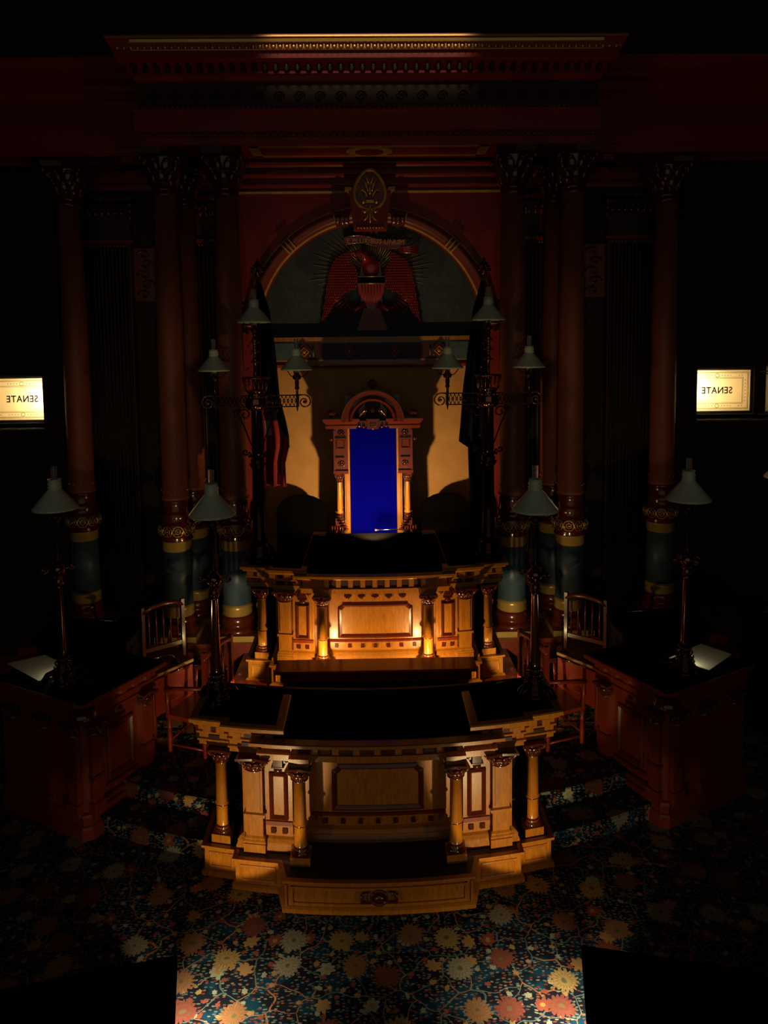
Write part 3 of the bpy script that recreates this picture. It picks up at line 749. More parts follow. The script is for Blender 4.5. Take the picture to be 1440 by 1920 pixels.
# ------------------------------------------------------------------ rostrum desks
def desk(label, Y0, Z0, cc, zc, upper):
    W = lambda x, y, z: (x, y + x * x / 11.8, z)
    root = thing('rostrum_desk', label, 'desk', (0, Y0, Z0))
    A = 1.0 if not upper else .985
    PL = .27
    pp = [(-1.52, 1.1), (-1.52, .31), (-1.22, .31), (-1.22, .20), (-.83, .20), (-.77, 0), (.77, 0), (.83, .20), (1.22, .20), (1.22, .31), (1.52, .31), (1.52, 1.1)]
    m = MB(W); m.mould(pp, [(.028, 0), (.028, .035), (.012, .045), (0, .05), (0, .232), (.014, .24), (.024, .25), (.024, PL), (-.02, PL)], ends=False)
    pl = m.build('plinth', M_MAH, root)
    m = MB(W); m.prism(pp, PL - .015, PL - .001); m.build('plinth_top', M_BLACK, pl)  # black colour stands in for shade on the unlit plinth top
    m = MB(W)
    for x0, x1, y in ((-1.48, -1.26, .31), (-1.18, -.87, .20), (-.72, .72, 0), (.87, 1.18, .20), (1.26, 1.48, .31)):
        m = MB(W)
        if x1 - x0 > 1:
            n = 10
            for i in range(n):
                a = x0 + (x1 - x0) * i / n; b = a + (x1 - x0) / n
                m.box(a, b, y - .016, y, .065, .085, nx=1); m.box(a, b, y - .016, y, .20, .22, nx=1)
            m.box(x0, x0 + .02, y - .016, y, .065, .22); m.box(x1 - .02, x1, y - .016, y, .065, .22)
            m.box(x0 - .045, x0 - .03, y - .02, y, .05, .235); m.box(x1 + .03, x1 + .045, y - .02, y, .05, .235)
        else: m.frame(rect(x0, x1, .07, .215), .022, y - .016, y)
        m.build('plinth_moulding', M_MAH, pl)
    m = MB(W); m.ball((0, -.03, .14), .045, 12, (1, .6, 1)); m.tube([(.065 * math.cos(a), -.02, .14 + .06 * math.sin(a)) for a in [2 * PI * i / 18 for i in range(18)]], .012, 8, closed=True)
    for s_ in (-1, 1): m.tube([(s_ * .08, -.012, .19), (s_ * .14, -.025, .17), (s_ * .14, -.025, .11), (s_ * .08, -.012, .09)], [.008, .018, .018, .008], 8)
    m.build('plinth_rosette', M_CARVE, pl)
    # body
    YC = .42 if upper else .53
    bp = [(-1.17, 1.12), (-1.17, .37), (-.715, .37), (-.705, YC), (.705, YC), (.715, .37), (1.17, .37), (1.17, 1.12)]
    m = MB(W); m.mould(bp, [(0, PL), (0, 1.14)], ends=False)
    body = m.build('body', M_MAH, root)
    m = MB(W); m.box(-1.5, 1.5, 1.08, 1.12, .20, 1.36); m.build('dark_backing', M_BLACK, root)  # black board added where there is only deep shade behind the columns
    m = MB(W); m.mould(bp, [(.06, PL), (.06, .30), (.045, .33), (.05, .345), (.03, .37), (.015, .38), (0, .39)], ends=False); m.build('base_moulding', M_MAH, body)
    # centre panel
    fw = .44 if upper else .40
    m = MB(W); y = YC; x0 = -fw
    m.box(-.60, .60, y - .03, y, .53, .99)
    cen = m.build('centre_panel', M_MAH, root)
    c = .055
    def bent_frame(poly, w, yy0, yy1):
        # subdivide long horizontal edges for the bow
        out = []
        for a, b in zip(poly, poly[1:] + poly[:1]):
            n = max(1, int(abs(a[0] - b[0]) / .12))
            out += [(a[0] + (b[0] - a[0]) * i / n, a[1] + (b[1] - a[1]) * i / n) for i in range(n)]
        mm = MB(W); mm.frame(out, w, yy0, yy1); return mm
    a_, b_ = .55, .97
    arc = [(fw - c * math.sin(t) , b_ - c * (1 - math.cos(t)) ) for t in []]
    poly = [(-fw, a_), (fw, a_), (fw, b_ - c), (fw - c * .45, b_ - c * .85), (fw - c * .85, b_ - c * .45), (fw - c, b_), (-fw + c, b_), (-fw + c * .85, b_ - c * .45), (-fw + c * .45, b_ - c * .85), (-fw, b_ - c)]
    mm = bent_frame(poly, .045, y - .055, y - .02); mm.build('panel_moulding', M_MOULD, cen)
    m = MB(W); m.mould([(-.58, y), (.58, y)], [(0, .50), (.045, .505), (.055, .52), (.045, .53), (0, .54)]); m.build('panel_sill', M_MAHD, cen)
    m = MB(W); m.box(-.53, .53, y - .04, y, .425, .50)
    m.build('dado', M_MAH, cen)
    for i in range(7):
        x = -.46 + .92 * i / 6; m = MB(W); m.box(x - .022, x + .022, y - .055, y - .03, .44, .485, top=(.004, .0)); m.build('square_boss', M_CARVE, cen)
    for i in range(5):
        x = -.32 + .16 * i; m = MB(W)
        m.box(x - .042, x + .042, y - .06, y - .02, 1.052, 1.066); m.ball((x, y - .05, 1.04), .022, 8, (1.2, .8, .9)); m.ball((x - .02, y - .05, 1.045), .012, 6); m.ball((x + .02, y - .05, 1.045), .012, 6); m.build('pendant', M_CARVE, cen)
    m = MB(W); m.box(-.60, .60, y - .045, y, .99, 1.09); m.build('panel_frieze', M_MAH, cen)
    # side panels (slightly canted) + pilasters
    for s_ in (-1, 1):
        m = MB(W); X0, X1 = sorted((s_ * .73, s_ * .965)); y = .37
        m.box(X0, X1, y - .03, y, .40, 1.13)
        sp = m.build('side_panel', M_MAH, root)
        xa, xb = sorted((s_ * .77, s_ * .93))
        m = MB(W); m.frame(rect(xa, xb, .55, .97), .035, y - .058, y - .02); m.build('panel_moulding', M_MOULD, sp)
        m = MB(W); m.box(X0, X1, y - .045, y, .50, .535); m.build('panel_sill', M_MAHD, sp)
        for x in (s_ * .80, s_ * .90) :
            m = MB(W); m.box(x - .022, x + .022, y - .045, y - .02, .43, .475); m.build('square_boss', M_CARVE, sp)
        m = MB(W); x = s_ * .85
        m.box(x - .04, x + .04, y - .06, y - .02, 1.03, 1.11); m.box(x - .055, x + .055, y - .065, y - .02, 1.022, 1.032); m.ball((x, y - .045, 1.0), .038, 10, (1, .6, .75))
        for k in (-1, 1): m.tube([(x + k * .05, y - .04, 1.10), (x + k * .075, y - .045, 1.07), (x + k * .105, y - .04, 1.10)], .008, 6)
        m.build('bracket_pendant', M_CARVE, sp)
        # pilaster
        x = s_ * 1.06
        m = MB(W); m.box(x - .095, x + .095, .27, .40, PL, .35); m.build('pilaster_block', M_MAH, root)
        m = MB(W); m.mould([(x - .075, .40), (x - .075, .30), (x + .075, .30), (x + .075, .40)], [(.02, .35), (.022, .37), (.012, .38), (.014, .395), (0, .41), (0, .58), (.018, .585), (.018, .61), (0, .62), (0, 1.02)], ends=False)
        m.box(x - .055, x + .055, .29, .30, .64, 1.0)
        pil = m.build('pilaster', M_MAH, root)
        m = MB(W); capital(m, x, .36, .995, 1.13, .088, 12, 8); m.build('pilaster_capital', M_CARVE, pil)
        for xc, yc, nm in ((s_ * 1.375 * A, .43, 'outer'), (s_ * (.655 if not upper else .61), .235, 'inner')):
            m = MB(W); m.box(xc - .085, xc + .085, yc - .085, yc + .085, PL, .345); m.build('column_block', M_MAH, root)
            m = MB(W)
            m.lathe([(.345, .075), (.36, .082), (.375, .075), (.385, .06), (.395, .068), (.41, .058), (.42, .054), (.585, .053), (.592, .062), (.60, .066), (.612, .062), (.618, .053), (1.0, .049)], xc, yc, 24)
            cl = m.build('column', M_COLWOOD, root)
            m = MB(W); m.lathe([(.345, .077), (.36, .084), (.378, .076), (.388, .062), (.398, .07), (.412, .058)], xc, yc, 24); m.lathe([(.588, .058), (.60, .068), (.613, .058)], xc, yc, 24); m.build('column_rings', M_CARVE, cl)
            m = MB(W); capital(m, xc, yc, .99, 1.12, .068, 10, 8); m.build('column_capital', M_CARVE, cl)
    # dark behind outer columns is the added black board; entablatures
    z = zc
    m = MB(W); yb = .265
    m.mould([(-cc, .75), (-cc, yb), (cc, yb), (cc, .75)], [(-.04, 1.12), (.0, 1.12), (0, 1.165), (.02, 1.17), (.02, 1.182), (-.02, 1.185), (-.02, z - .06), (.03, z - .055), (.045, z - .04), (.075, z - .03), (.075, z - .005), (.065, z), (-.03, z)], ends=False)
    cor = m.build('centre_cornice', M_MAH, root)
    h = z - .06
    m = MB(W); n = 9; xs = cc - .30
    for i in range(n): 
        x = -xs + 2 * xs * i / (n - 1); m = MB(W); m.box(x - .028, x + .028, yb - .012, yb + .02, 1.19, h); m.build('dentil', M_MAH, cor)
    for i in range(n - 1):
        x = -xs + 2 * xs * (i + .5) / (n - 1); m = MB(W); m.box(x - .045, x + .045, yb - .004, yb + .02, 1.195, h - .005); m.build('dentil_gap_shade', M_BEAMD, cor)  # dark blocks between dentils, gap shade put into colour
    for s_ in (-1, 1):
        m = MB(W); x = s_ * (.655 if not upper else .61)
        m.box(x - .085, x + .085, yb - .085, yb, 1.12, 1.185); m.build('column_impost', M_MAH, cor)
        pw = [(-1.56, 1.1), (-1.56, .40), (-1.27, .40), (-1.27, .335), (-.86, .335), (-.86, .9)]
        if upper: pw = [(-1.52, 1.1), (-1.52, .40), (-1.20, .40), (-1.20, .335), (-.86, .335), (-.86, .9)]
        if s_ > 0: pw = [(-a, b) for a, b in pw][::-1]
        zw = 1.39
        m = MB(W)
        m.mould(pw, [(-.05, 1.13), (.0, 1.13), (0, 1.165), (.015, 1.17), (.015, 1.185), (0, 1.19), (0, 1.235), (.02, 1.24), (.02, 1.255), (.005, 1.26), (.005, 1.315), (.04, 1.32), (.05, 1.34), (.075, 1.35), (.075, zw - .01), (.065, zw), (-.02, zw)], ends=False)
        wc = m.build('wing_cornice', M_MAH, root)
        m = MB(W)
        for x in (1.48, 1.36, 1.20, 1.02, .92):
            yy = .40 if x > 1.27 else .335
            m = MB(W); m.box(s_ * x - .035, s_ * x + .035, yy - .035, yy, 1.265, 1.315); m.build('dentil', M_MAH, wc)
        for x in (1.42, 1.11, .97):
            yy = .40 if x > 1.27 else .335
            m = MB(W); m.box(s_ * x - .03, s_ * x + .03, yy - .008, yy, 1.265, 1.312); m.build('dentil_gap_shade', M_BEAMD, wc)  # dark block painted in as shade beside the dentils
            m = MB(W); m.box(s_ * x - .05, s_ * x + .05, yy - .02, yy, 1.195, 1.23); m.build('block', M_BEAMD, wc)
        tp = [(a * (1 if True else 1), b) for a, b in pw]
        m = MB(W); m.prism(tp + ([(-.86 if s_ < 0 else .86, 1.1)] if False else []), zw - .012, zw + .001); m.build('writing_surface', M_LEATHER, wc)
    if not upper:
        m = MB(W); m.prism([(-.90, .30), (.90, .30), (.90, 1.16), (-.90, 1.16)], z - .01, z + .006); m.build('writing_surface', M_LEATHER, cor)
        m = MB(W); m.box(-.90, .90, 1.16, 1.19, z - .5, z + .006); m.build('back_rail', M_BLACK, cor)
    else:
        # raised sloping reading top
        m = MB(W); b0, b1, f0 = 1.05, 1.02, .40
        m.add([(-.87, .34, z), (.87, .34, z), (.76, .98, z + .29), (-.76, .98, z + .29), (-.87, .34, z - .05), (.87, .34, z - .05), (.76, .98, z - .05), (-.76, .98, z - .05)],
              [(0, 1, 2, 3), (4, 5, 6, 7), (0, 1, 5, 4), (2, 3, 7, 6)])
        m.build('reading_slope', M_LEATHER, cor)
        for s_ in (-1, 1):
            m = MB(W); m.add([(s_ * .875, .34, z - .05), (s_ * .875, .34, z + .005), (s_ * .77, .98, z + .295), (s_ * .77, .98, z - .05), (s_ * .86, .34, z - .05), (s_ * .86, .34, z + .005), (s_ * .755, .98, z + .295), (s_ * .755, .98, z - .05)],
                       [(0, 1, 2, 3), (4, 5, 6, 7), (0, 1, 5, 4), (1, 2, 6, 5), (2, 3, 7, 6), (0, 3, 7, 4)])
            m.build('slope_cheek', M_MAHD, cor)
            m = MB(W); m.box(*sorted((s_ * .76, s_ * .60)), .96, 1.06, z + .27, z + .30); m.build('ledge', M_MAH, cor)
    return root
desk('curved front rostrum desk with amber columns standing on the carpet', 5.71, 0, 1.0, 1.30, False)
desk('raised upper rostrum desk in front of the throne', 8.13, .62, .86, 1.345, True)

# ------------------------------------------------------------------ clerk table between the desks
def clerk_table():
    root = thing('clerk_table', 'long reddish table between the lower and upper rostrum desks', 'table', (0, 7.68, .34))
    m = MB(); m.mould([(-1.08, 0), (1.08, 0)], [(-.30, .775), (.0, .775), (.02, .785), (.02, .80), (0, .81), (-.30, .81)]); m.build('tabletop', M_CHERRY, root)
    m = MB(); pts = [(-1.02, .77), (1.02, .77)]; 
    n = 15
    for i in range(n * 4 + 1):
        t = i / (n * 4); x = 1.02 - 2.04 * t; pts.append((x, .69 - .02 * abs(math.sin(t * n * PI))))
    m.slab(pts[::-1], .02, .04); m.build('scalloped_apron', M_CHERRY, root)
    m = MB(); m.box(-.94, .94, .28, .30, 0, .77); m.build('blackout_board', M_BLACK, root)  # black board added to keep the space under the table dark
    for s_ in (-1, 1):
        for y in (.05, .25):
            m = MB(); x = s_ * .95
            m.slab([(x - .04, .0), (x + .04, .0), (x + .04, .77), (x - .04, .77)], y - .02, y + .02)
            if y < .1: m.slab([(x, .40), (x - s_ * .02, .40), (x - s_ * .11, .77), (x + s_ * .02, .77)], y - .022, y - .018)
            m.build('leg', M_CHERRY, root)
    return root
clerk_table()

# ------------------------------------------------------------------ side desks
def side_desk(s_, label):
    ang = math.atan2(.78, .42)
    # local: u along inner face (0..L), v outward (0..D)
    T = Matrix(((.474 * -s_ * -1, 0, 0, 0), (0, 1, 0, 0), (0, 0, 1, 0), (0, 0, 0, 1)))
    ux, uy = .474, .880; vx, vy = -.880, .474
    M = Matrix(((-s_ * -1 * ux, -s_ * -1 * vx, 0, 0), (uy, vy, 0, 0), (0, 0, 1, 0), (0, 0, 0, 1)))
    if s_ > 0: M = Matrix(((-ux, -vx, 0, 0), (uy, vy, 0, 0), (0, 0, 1, 0), (0, 0, 0, 1)))
    else: M = Matrix(((ux, vx, 0, 0), (uy, vy, 0, 0), (0, 0, 1, 0), (0, 0, 0, 1)))
    root = thing('side_desk', label, 'desk', (s_ * 2.72, 6.70, 0), 0, 'side desks')
    L_, D_ = .88, 1.15
    path = [(L_, D_), (L_, 0), (.04, 0), (0, .04), (0, D_), (L_ - .2, D_)]
    path = path[:5][::-1]   # travel (0,D)->(0,.04)->(.04,0)->(L,0)->(L,D)
    def sw(prof, pth=path): 
        m = MB(T=M); m.mould(pth, prof, ends=False); return m
    sw([(.05, 0), (.05, .10), (.035, .12), (.02, .13), (.02, .20), (.035, .21), (.03, .24), (0, .25)]).build('base_moulding', M_MAHD, root)
    b = sw([(0, 0), (0, 1.14)]); b.build('body', M_MAHD, root)
    cor = sw([(.0, 1.12), (.02, 1.125), (.02, 1.14), (.005, 1.145), (.005, 1.20), (.04, 1.205), (.04, 1.225), (.02, 1.23), (.02, 1.28), (.06, 1.29), (.075, 1.31), (.10, 1.32), (.10, 1.35), (.09, 1.36), (-.02, 1.36)]).build('cornice', M_MAHD, root)
    m = MB(T=M); q = .09
    m.prism([(0 - q * .9, D_), (0 - q * .9, -.03), (-.03, -q * .9), (L_ + q * .9, -q * .9), (L_ + q * .9, D_)], 1.345, 1.362); m.build('writing_surface', M_LEATHER, root)
    m = MB(T=M)
    for u in (.14, .30, .46, .62, .78): m.box(u - .03, u + .03, -.045, -.01, 1.235, 1.28)
    m.build('dentils', M_MAHD, cor)
    # panel on inner face: local face at v=0 facing -v
    def plate(u0, u1, z0, z1, d, nm, mt, par=root):
        m = MB(T=M); m.box(u0, u1, -d, 0, z0, z1); return m.build(nm, mt, par)
    m = MB(T=M); m.frame(rect(.25, .58, .46, .98), .04, -.035, 0); m.build('inner_panel_moulding', M_MOULD, root)
    plate(.31, .52, .52, .92, .012, 'inner_panel', M_MAHD)
    plate(.22, .62, .40, .425, .03, 'panel_sill', M_MOULD); plate(.22, .62, .30, .33, .04, 'panel_rail', M_MOULD)
    m = MB(T=M); m.box(.40, .44, -.04, 0, 1.06, 1.10); m.box(.36, .48, -.03, 0, 1.02, 1.04); m.build('pendant', M_CARVE, root)
    for u in (.10, .74):
        p = plate(u - .06, u + .06, .34, 1.02, .05, 'pilaster', M_MAHD)
        plate(u - .075, u + .075, .22, .34, .07, 'pilaster_base', M_MAHD, p); plate(u - .07, u + .07, .57, .60, .065, 'pilaster_band', M_MOULD, p)
        m = MB(T=M); capital(m, u, -.02, 1.0, 1.13, .06, 8, 8); m.build('pilaster_capital', M_CARVE, p)
    # end face (u = 0, facing -u)
    for v in (.12, .50, .95):
        m = MB(T=M); m.box(-.05, 0, v - .06, v + .06, .34, 1.02); p = m.build('pilaster', M_MAHD, root)
        m = MB(T=M); m.box(-.07, 0, v - .075, v + .075, .22, .34); m.box(-.065, 0, v - .07, v + .07, .57, .60); m.build('pilaster_base', M_MAHD, p)
        m = MB(T=M); capital(m, -.02, v, 1.0, 1.13, .06, 8, 8); m.build('pilaster_capital', M_CARVE, p)
    # corner boss
    m = MB(T=M); m.lathe([(1.14, .07), (1.16, .11), (1.20, .13), (1.25, .12), (1.27, .09)], 0, 0, 14); m.build('corner_carving', M_CARVE, root)
    return root
side_desk(-1, 'angled side desk on the carpet beyond the red and white flag side of the rostrum')
side_desk(1, 'angled side desk on the carpet beyond the navy flag side of the rostrum')

# ------------------------------------------------------------------ lamps
def shade_mb(R, z, h=None):
    h = h or R * 1.38
    m = MB(); pr = [(z, R), (z + .012, R * 1.02), (z + .022, R * .975), (z + h * .64, R * .33), (z + h * .70, R * .28), (z + h * .74, R * .33), (z + h * .79, R * .27), (z + h * .85, R * .32), (z + h * .91, R * .27), (z + h, R * .29)]
    vs = pr + [(a, b - .006) for a, b in pr[::-1]]
    m.lathe(vs, 0, 0, 48, cap=False, flute=1, fd=.012); return m
def burner(root, R, z, x=0, y=0):
    """shade, chimney, bulb and holder around (x,y) with rim at z"""
    s = shade_mb(R, z).build('lamp_shade', M_SHADE, root, (x, y, 0))
    m = MB(); m.lathe([(z - .03, .03), (z + .05, .045), (z + .12, .03), (z + R * 1.2, .026), (z + R * 1.38 + .12, .026)], 0, 0, 20, cap=False); m.build('chimney', M_CHIM, root, (x, y, 0))
    m = MB(); m.ball((0, 0, z + .02), .035, 12, (1, 1, 1.5)); m.build('bulb', M_SHADE, root, (x, y, 0))
    m = MB(); m.lathe([(z - .16, .012), (z - .14, .03), (z - .12, .02), (z - .10, .05), (z - .07, .055), (z - .05, .035), (z - .03, .03)], 0, 0, 16)
    for k in range(3):
        a = 2 * PI * k / 3 + .4; m.tube([(.04 * math.cos(a), .04 * math.sin(a), z - .08), (R * .5 * math.cos(a), R * .5 * math.sin(a), z - .07), (R * .9 * math.cos(a), R * .9 * math.sin(a), z + .01)], .006, 6)
    m.build('shade_holder', M_BRONZE, root, (x, y, 0))

def standard_lamp():
    root = thing('standard_lamp', '', 'lamp')
    m = MB(); m.lathe([(0, .115), (.02, .12), (.035, .10), (.06, .085), (.10, .095), (.13, .07), (.16, .075), (.20, .05), (.24, .058), (.28, .045)], 0, 0, 28)
    for k in range(3):
        a = 2 * PI * k / 3 + .5; m.tube([(.08 * math.cos(a), .08 * math.sin(a), .12), (.15 * math.cos(a), .15 * math.sin(a), .09), (.19 * math.cos(a), .19 * math.sin(a), .02)], [.03, .028, .034], 8)
    m.build('base', M_BRONZE, root)
    m = MB()
    for j in range(5):
        for i in range(14):
            a = 2 * PI * (i + .5 * (j % 2)) / 14; r = .097 - .009 * j; m.ball((r * math.cos(a), r * math.sin(a), .08 + .045 * j), .011, 6)
    m.build('beading', M_BRONZE2, root)
    m = MB(); m.lathe([(.28, .042), (.30, .047), (.34, .042), (.95, .030), (.97, .036)], 0, 0, 24, flute=1, fd=.14, smooth=True); m.build('fluted_pole', M_BRONZE2, root)
    m = MB(); m.lathe([(.97, .036), (1.0, .045), (1.03, .035), (1.08, .04), (1.12, .07), (1.16, .06), (1.19, .03)], 0, 0, 20)
    for k in range(4):
        a = PI / 4 * 0 + PI / 2 * k; t = Vector((math.cos(a), math.sin(a), 0))
        c = t * .125 + Vector((0, 0, 1.14))
        m.tube([t * .05 + Vector((0, 0, 1.12))] + [c + (t * -math.cos(q * .7) + Vector((0, 0, 1)) * -math.sin(q * .7)) * (.034 * (1 - q / 14)) for q in range(12)], .009, 6)
        m.ball(c, .016, 8)
    for i in range(10):
        a = 2 * PI * i / 10; m.ball((.042 * math.cos(a), .042 * math.sin(a), 1.0), .01, 6); m.ball((.045 * math.cos(a), .045 * math.sin(a), 1.06), .011, 6)
    m.build('scroll_collar', M_BRONZE2, root)
    m = MB(); m.lathe([(1.19, .022), (1.22, .034), (1.25, .02), (1.28, .012), (1.56, .010)], 0, 0, 16); m.build('stem', M_BRONZE, root)
    burner(root, .208, 1.715)
    return root
lamp0 = standard_lamp()
LAMPS = [(-1.44, 6.55, 1.391, 'tall bronze lamp on the lower rostrum desk, red flag side', 0),
         (1.44, 6.55, 1.391, 'tall bronze lamp on the lower rostrum desk, navy flag side', 1),
         (-3.02, 7.03, 1.366, 'bronze lamp on the angled side desk with papers, red flag side', .6),
         (3.02, 7.03, 1.362, 'bronze lamp on the angled side desk with papers, navy flag side', .3)]
for i, (x, y, z, lab, r) in enumerate(LAMPS):
    o = lamp0 if i == 0 else copy_tree(lamp0)
    o.location = (x, y, z); o.rotation_euler = (0, 0, r); tag(o, lab, 'lamp', 'bronze standard lamps with glass shades')

def candelabra():
    root = thing('candelabra', '', 'lamp')
    # local z=0 at desk top; total 3.1
    m = MB(); m.lathe([(0, .16), (.03, .16), (.05, .12), (.09, .13), (.12, .10), (.16, .11), (.22, .085)], 0, 0, 28)
    for k in range(4):
        a = PI / 4 + PI / 2 * k; m.tube([(.09 * math.cos(a), .09 * math.sin(a), .22), (.16 * math.cos(a), .16 * math.sin(a), .14), (.20 * math.cos(a), .20 * math.sin(a), .02)], [.02, .018, .028], 8)
    for i in range(16): a = 2 * PI * i / 16; m.ball((.115 * math.cos(a), .115 * math.sin(a), .10), .012, 6)
    m.build('base', M_BRONZE, root)
    m = MB(); m.lathe([(.22, .085), (.26, .095), (.30, .08), (1.16, .068)], 0, 0, 28, flute=1, fd=.06); m.build('lower_shaft', M_BRONZE, root)
    m = MB(); m.lathe([(1.12, .07), (1.15, .09), (1.18, .075), (1.22, .085), (1.26, .06)], 0, 0, 24)
    for i in range(12):
        a = 2 * PI * i / 12; m.ball((.09 * math.cos(a), .09 * math.sin(a), 1.17), .014, 6); m.ball((.10 * math.cos(a), .10 * math.sin(a), 1.27), .016, 6)
    for k in range(4):
        a = PI / 2 * k; t = Vector((math.cos(a), math.sin(a), 0)); c = t * .14 + Vector((0, 0, 1.32))
        m.tube([t * .07 + Vector((0, 0, 1.28))] + [c + (-t * math.cos(q * .7) - Vector((0, 0, 1)) * math.sin(q * .7)) * (.04 * (1 - q / 14)) for q in range(12)], .011, 6)
    m.build('ring_collar', M_BRONZE, root)
    m = MB(); m.lathe([(1.26, .06), (1.34, .07), (1.82, .062), (1.84, .075)], 0, 0, 24, flute=1, fd=.06); m.build('upper_shaft', M_BRONZE, root)
    # pierced cross arm
    m = MB(); L_ = .50
    m.box(-L_, L_, -.012, .012, 1.99, 2.005); m.box(-L_, L_, -.012, .012, 1.855, 1.87)
    for i in range(21):
        x = -.475 + .95 * i / 20
        if abs(x) < .06: continue
        m.tube([(x - .024, 0, 1.87), (x + .024, 0, 1.99)], .005, 5); m.tube([(x + .024, 0, 1.87), (x - .024, 0, 1.99)], .005, 5)
        m.tube([(x + .017 * math.cos(a), 0, 1.93 + .017 * math.sin(a)) for a in [2 * PI * q / 8 for q in range(8)]], .004, 5, closed=True)
    m.box(-L_ - .012, -L_ + .008, -.012, .012, 1.86, 2.0); m.box(L_ - .008, L_ + .012, -.012, .012, 1.86, 2.0)
    arm = m.build('pierced_arm', M_BRONZE, root)
    for s_ in (-1, 1):
        m = MB(); pts = [(s_ * L_, 0, 1.998), (s_ * (L_ + .06), 0, 2.0)]
        c = (s_ * (L_ + .075), 1.917)
        for q in range(24):
            a = PI / 2 - q * .42; r = .083 * (1 - q / 27); pts.append((c[0] + s_ * r * math.cos(a), 0, c[1] + r * math.sin(a)))
        m.tube(pts, .009, 8); m.ball((c[0], 0, c[1]), .02, 8); m.build('scroll_end', M_BRONZE2, arm)
        m = MB()
        pts = []
        for q in range(16):
            a = q * .5; r = .075 * (1 - q / 20); pts.append((s_ * (.14 + r * math.cos(a)), 0, 1.77 + r * math.sin(a)))
        m.tube(pts, .009, 6); m.tube([(s_ * .20, 0, 1.86), (s_ * .215, 0, 1.77), (s_ * .14, 0, 1.60), (s_ * .07, 0, 1.40)], [.011, .011, .009, .008], 6)
        for q in range(4): m.tube([(s_ * .20, 0, 1.84), (s_ * (.30 - .03 * q), 0, 1.80 - .02 * q)], [.012, .004], 6)
        m.build('curled_brace', M_BRONZE, root)
        # side burner rod
        x = s_ * .49
        m = MB(); m.lathe([(1.80, .004), (1.85, .012), (1.92, .015), (2.06, .015), (2.08, .03), (2.11, .02), (2.13, .028), (2.16, .02)], x, 0, 12); m.build('burner_rod', M_BRONZE, root)
        burner(root, .188, 2.295, x, 0)
    # lantern basket
    m = MB(); m.lathe([(1.83, .10), (1.87, .13), (1.97, .12), (2.02, .09), (2.04, .11), (2.06, .12)], 0, 0, 24)
    for i in range(16):
        a = 2 * PI * i / 16; m.tube([(.12 * math.cos(a), .12 * math.sin(a), 2.05), (.155 * math.cos(a), .155 * math.sin(a), 2.21)], .008, 6); m.ball((.13 * math.cos(a), .13 * math.sin(a), 1.99), .016, 6)
    m.tube([(.155 * math.cos(a), .155 * math.sin(a), 2.21) for a in [2 * PI * q / 28 for q in range(28)]], .012, 6, closed=True)
    m.build('ribbed_basket', M_BRONZE2, root)
    m = MB(); m.lathe([(2.04, .03), (2.2, .022), (2.40, .02), (2.42, .04), (2.44, .02), (2.50, .02), (2.52, .045), (2.56, .02), (2.62, .025), (2.64, .05), (2.67, .03), (2.72, .016), (2.80, .014)], 0, 0, 16)
    for z in (2.40, 2.52, 2.63):
        for i in range(8): a = 2 * PI * i / 8; m.ball((.05 * math.cos(a), .05 * math.sin(a), z), .012, 6)
    m.tube([(-.10, -.04, 2.30), (-.06, -.04, 2.34)], .007, 6); m.tube([(-.08, -.04, 2.58), (-.05, -.04, 2.61)], .007, 6)
    m.build('top_stem', M_BRONZE2, root)
    burner(root, .20, 2.86)
    return root
ca = candelabra(); ca.location = (-1.39, 8.92, 2.011); tag(ca, 'three-shade bronze candelabra on the upper desk beside the red and white flag', 'lamp', 'candelabra on the upper desk')
cb = copy_tree(ca); cb.location = (1.39, 8.92, 2.011); tag(cb, 'three-shade bronze candelabra on the upper desk beside the navy flag', 'lamp', 'candelabra on the upper desk')

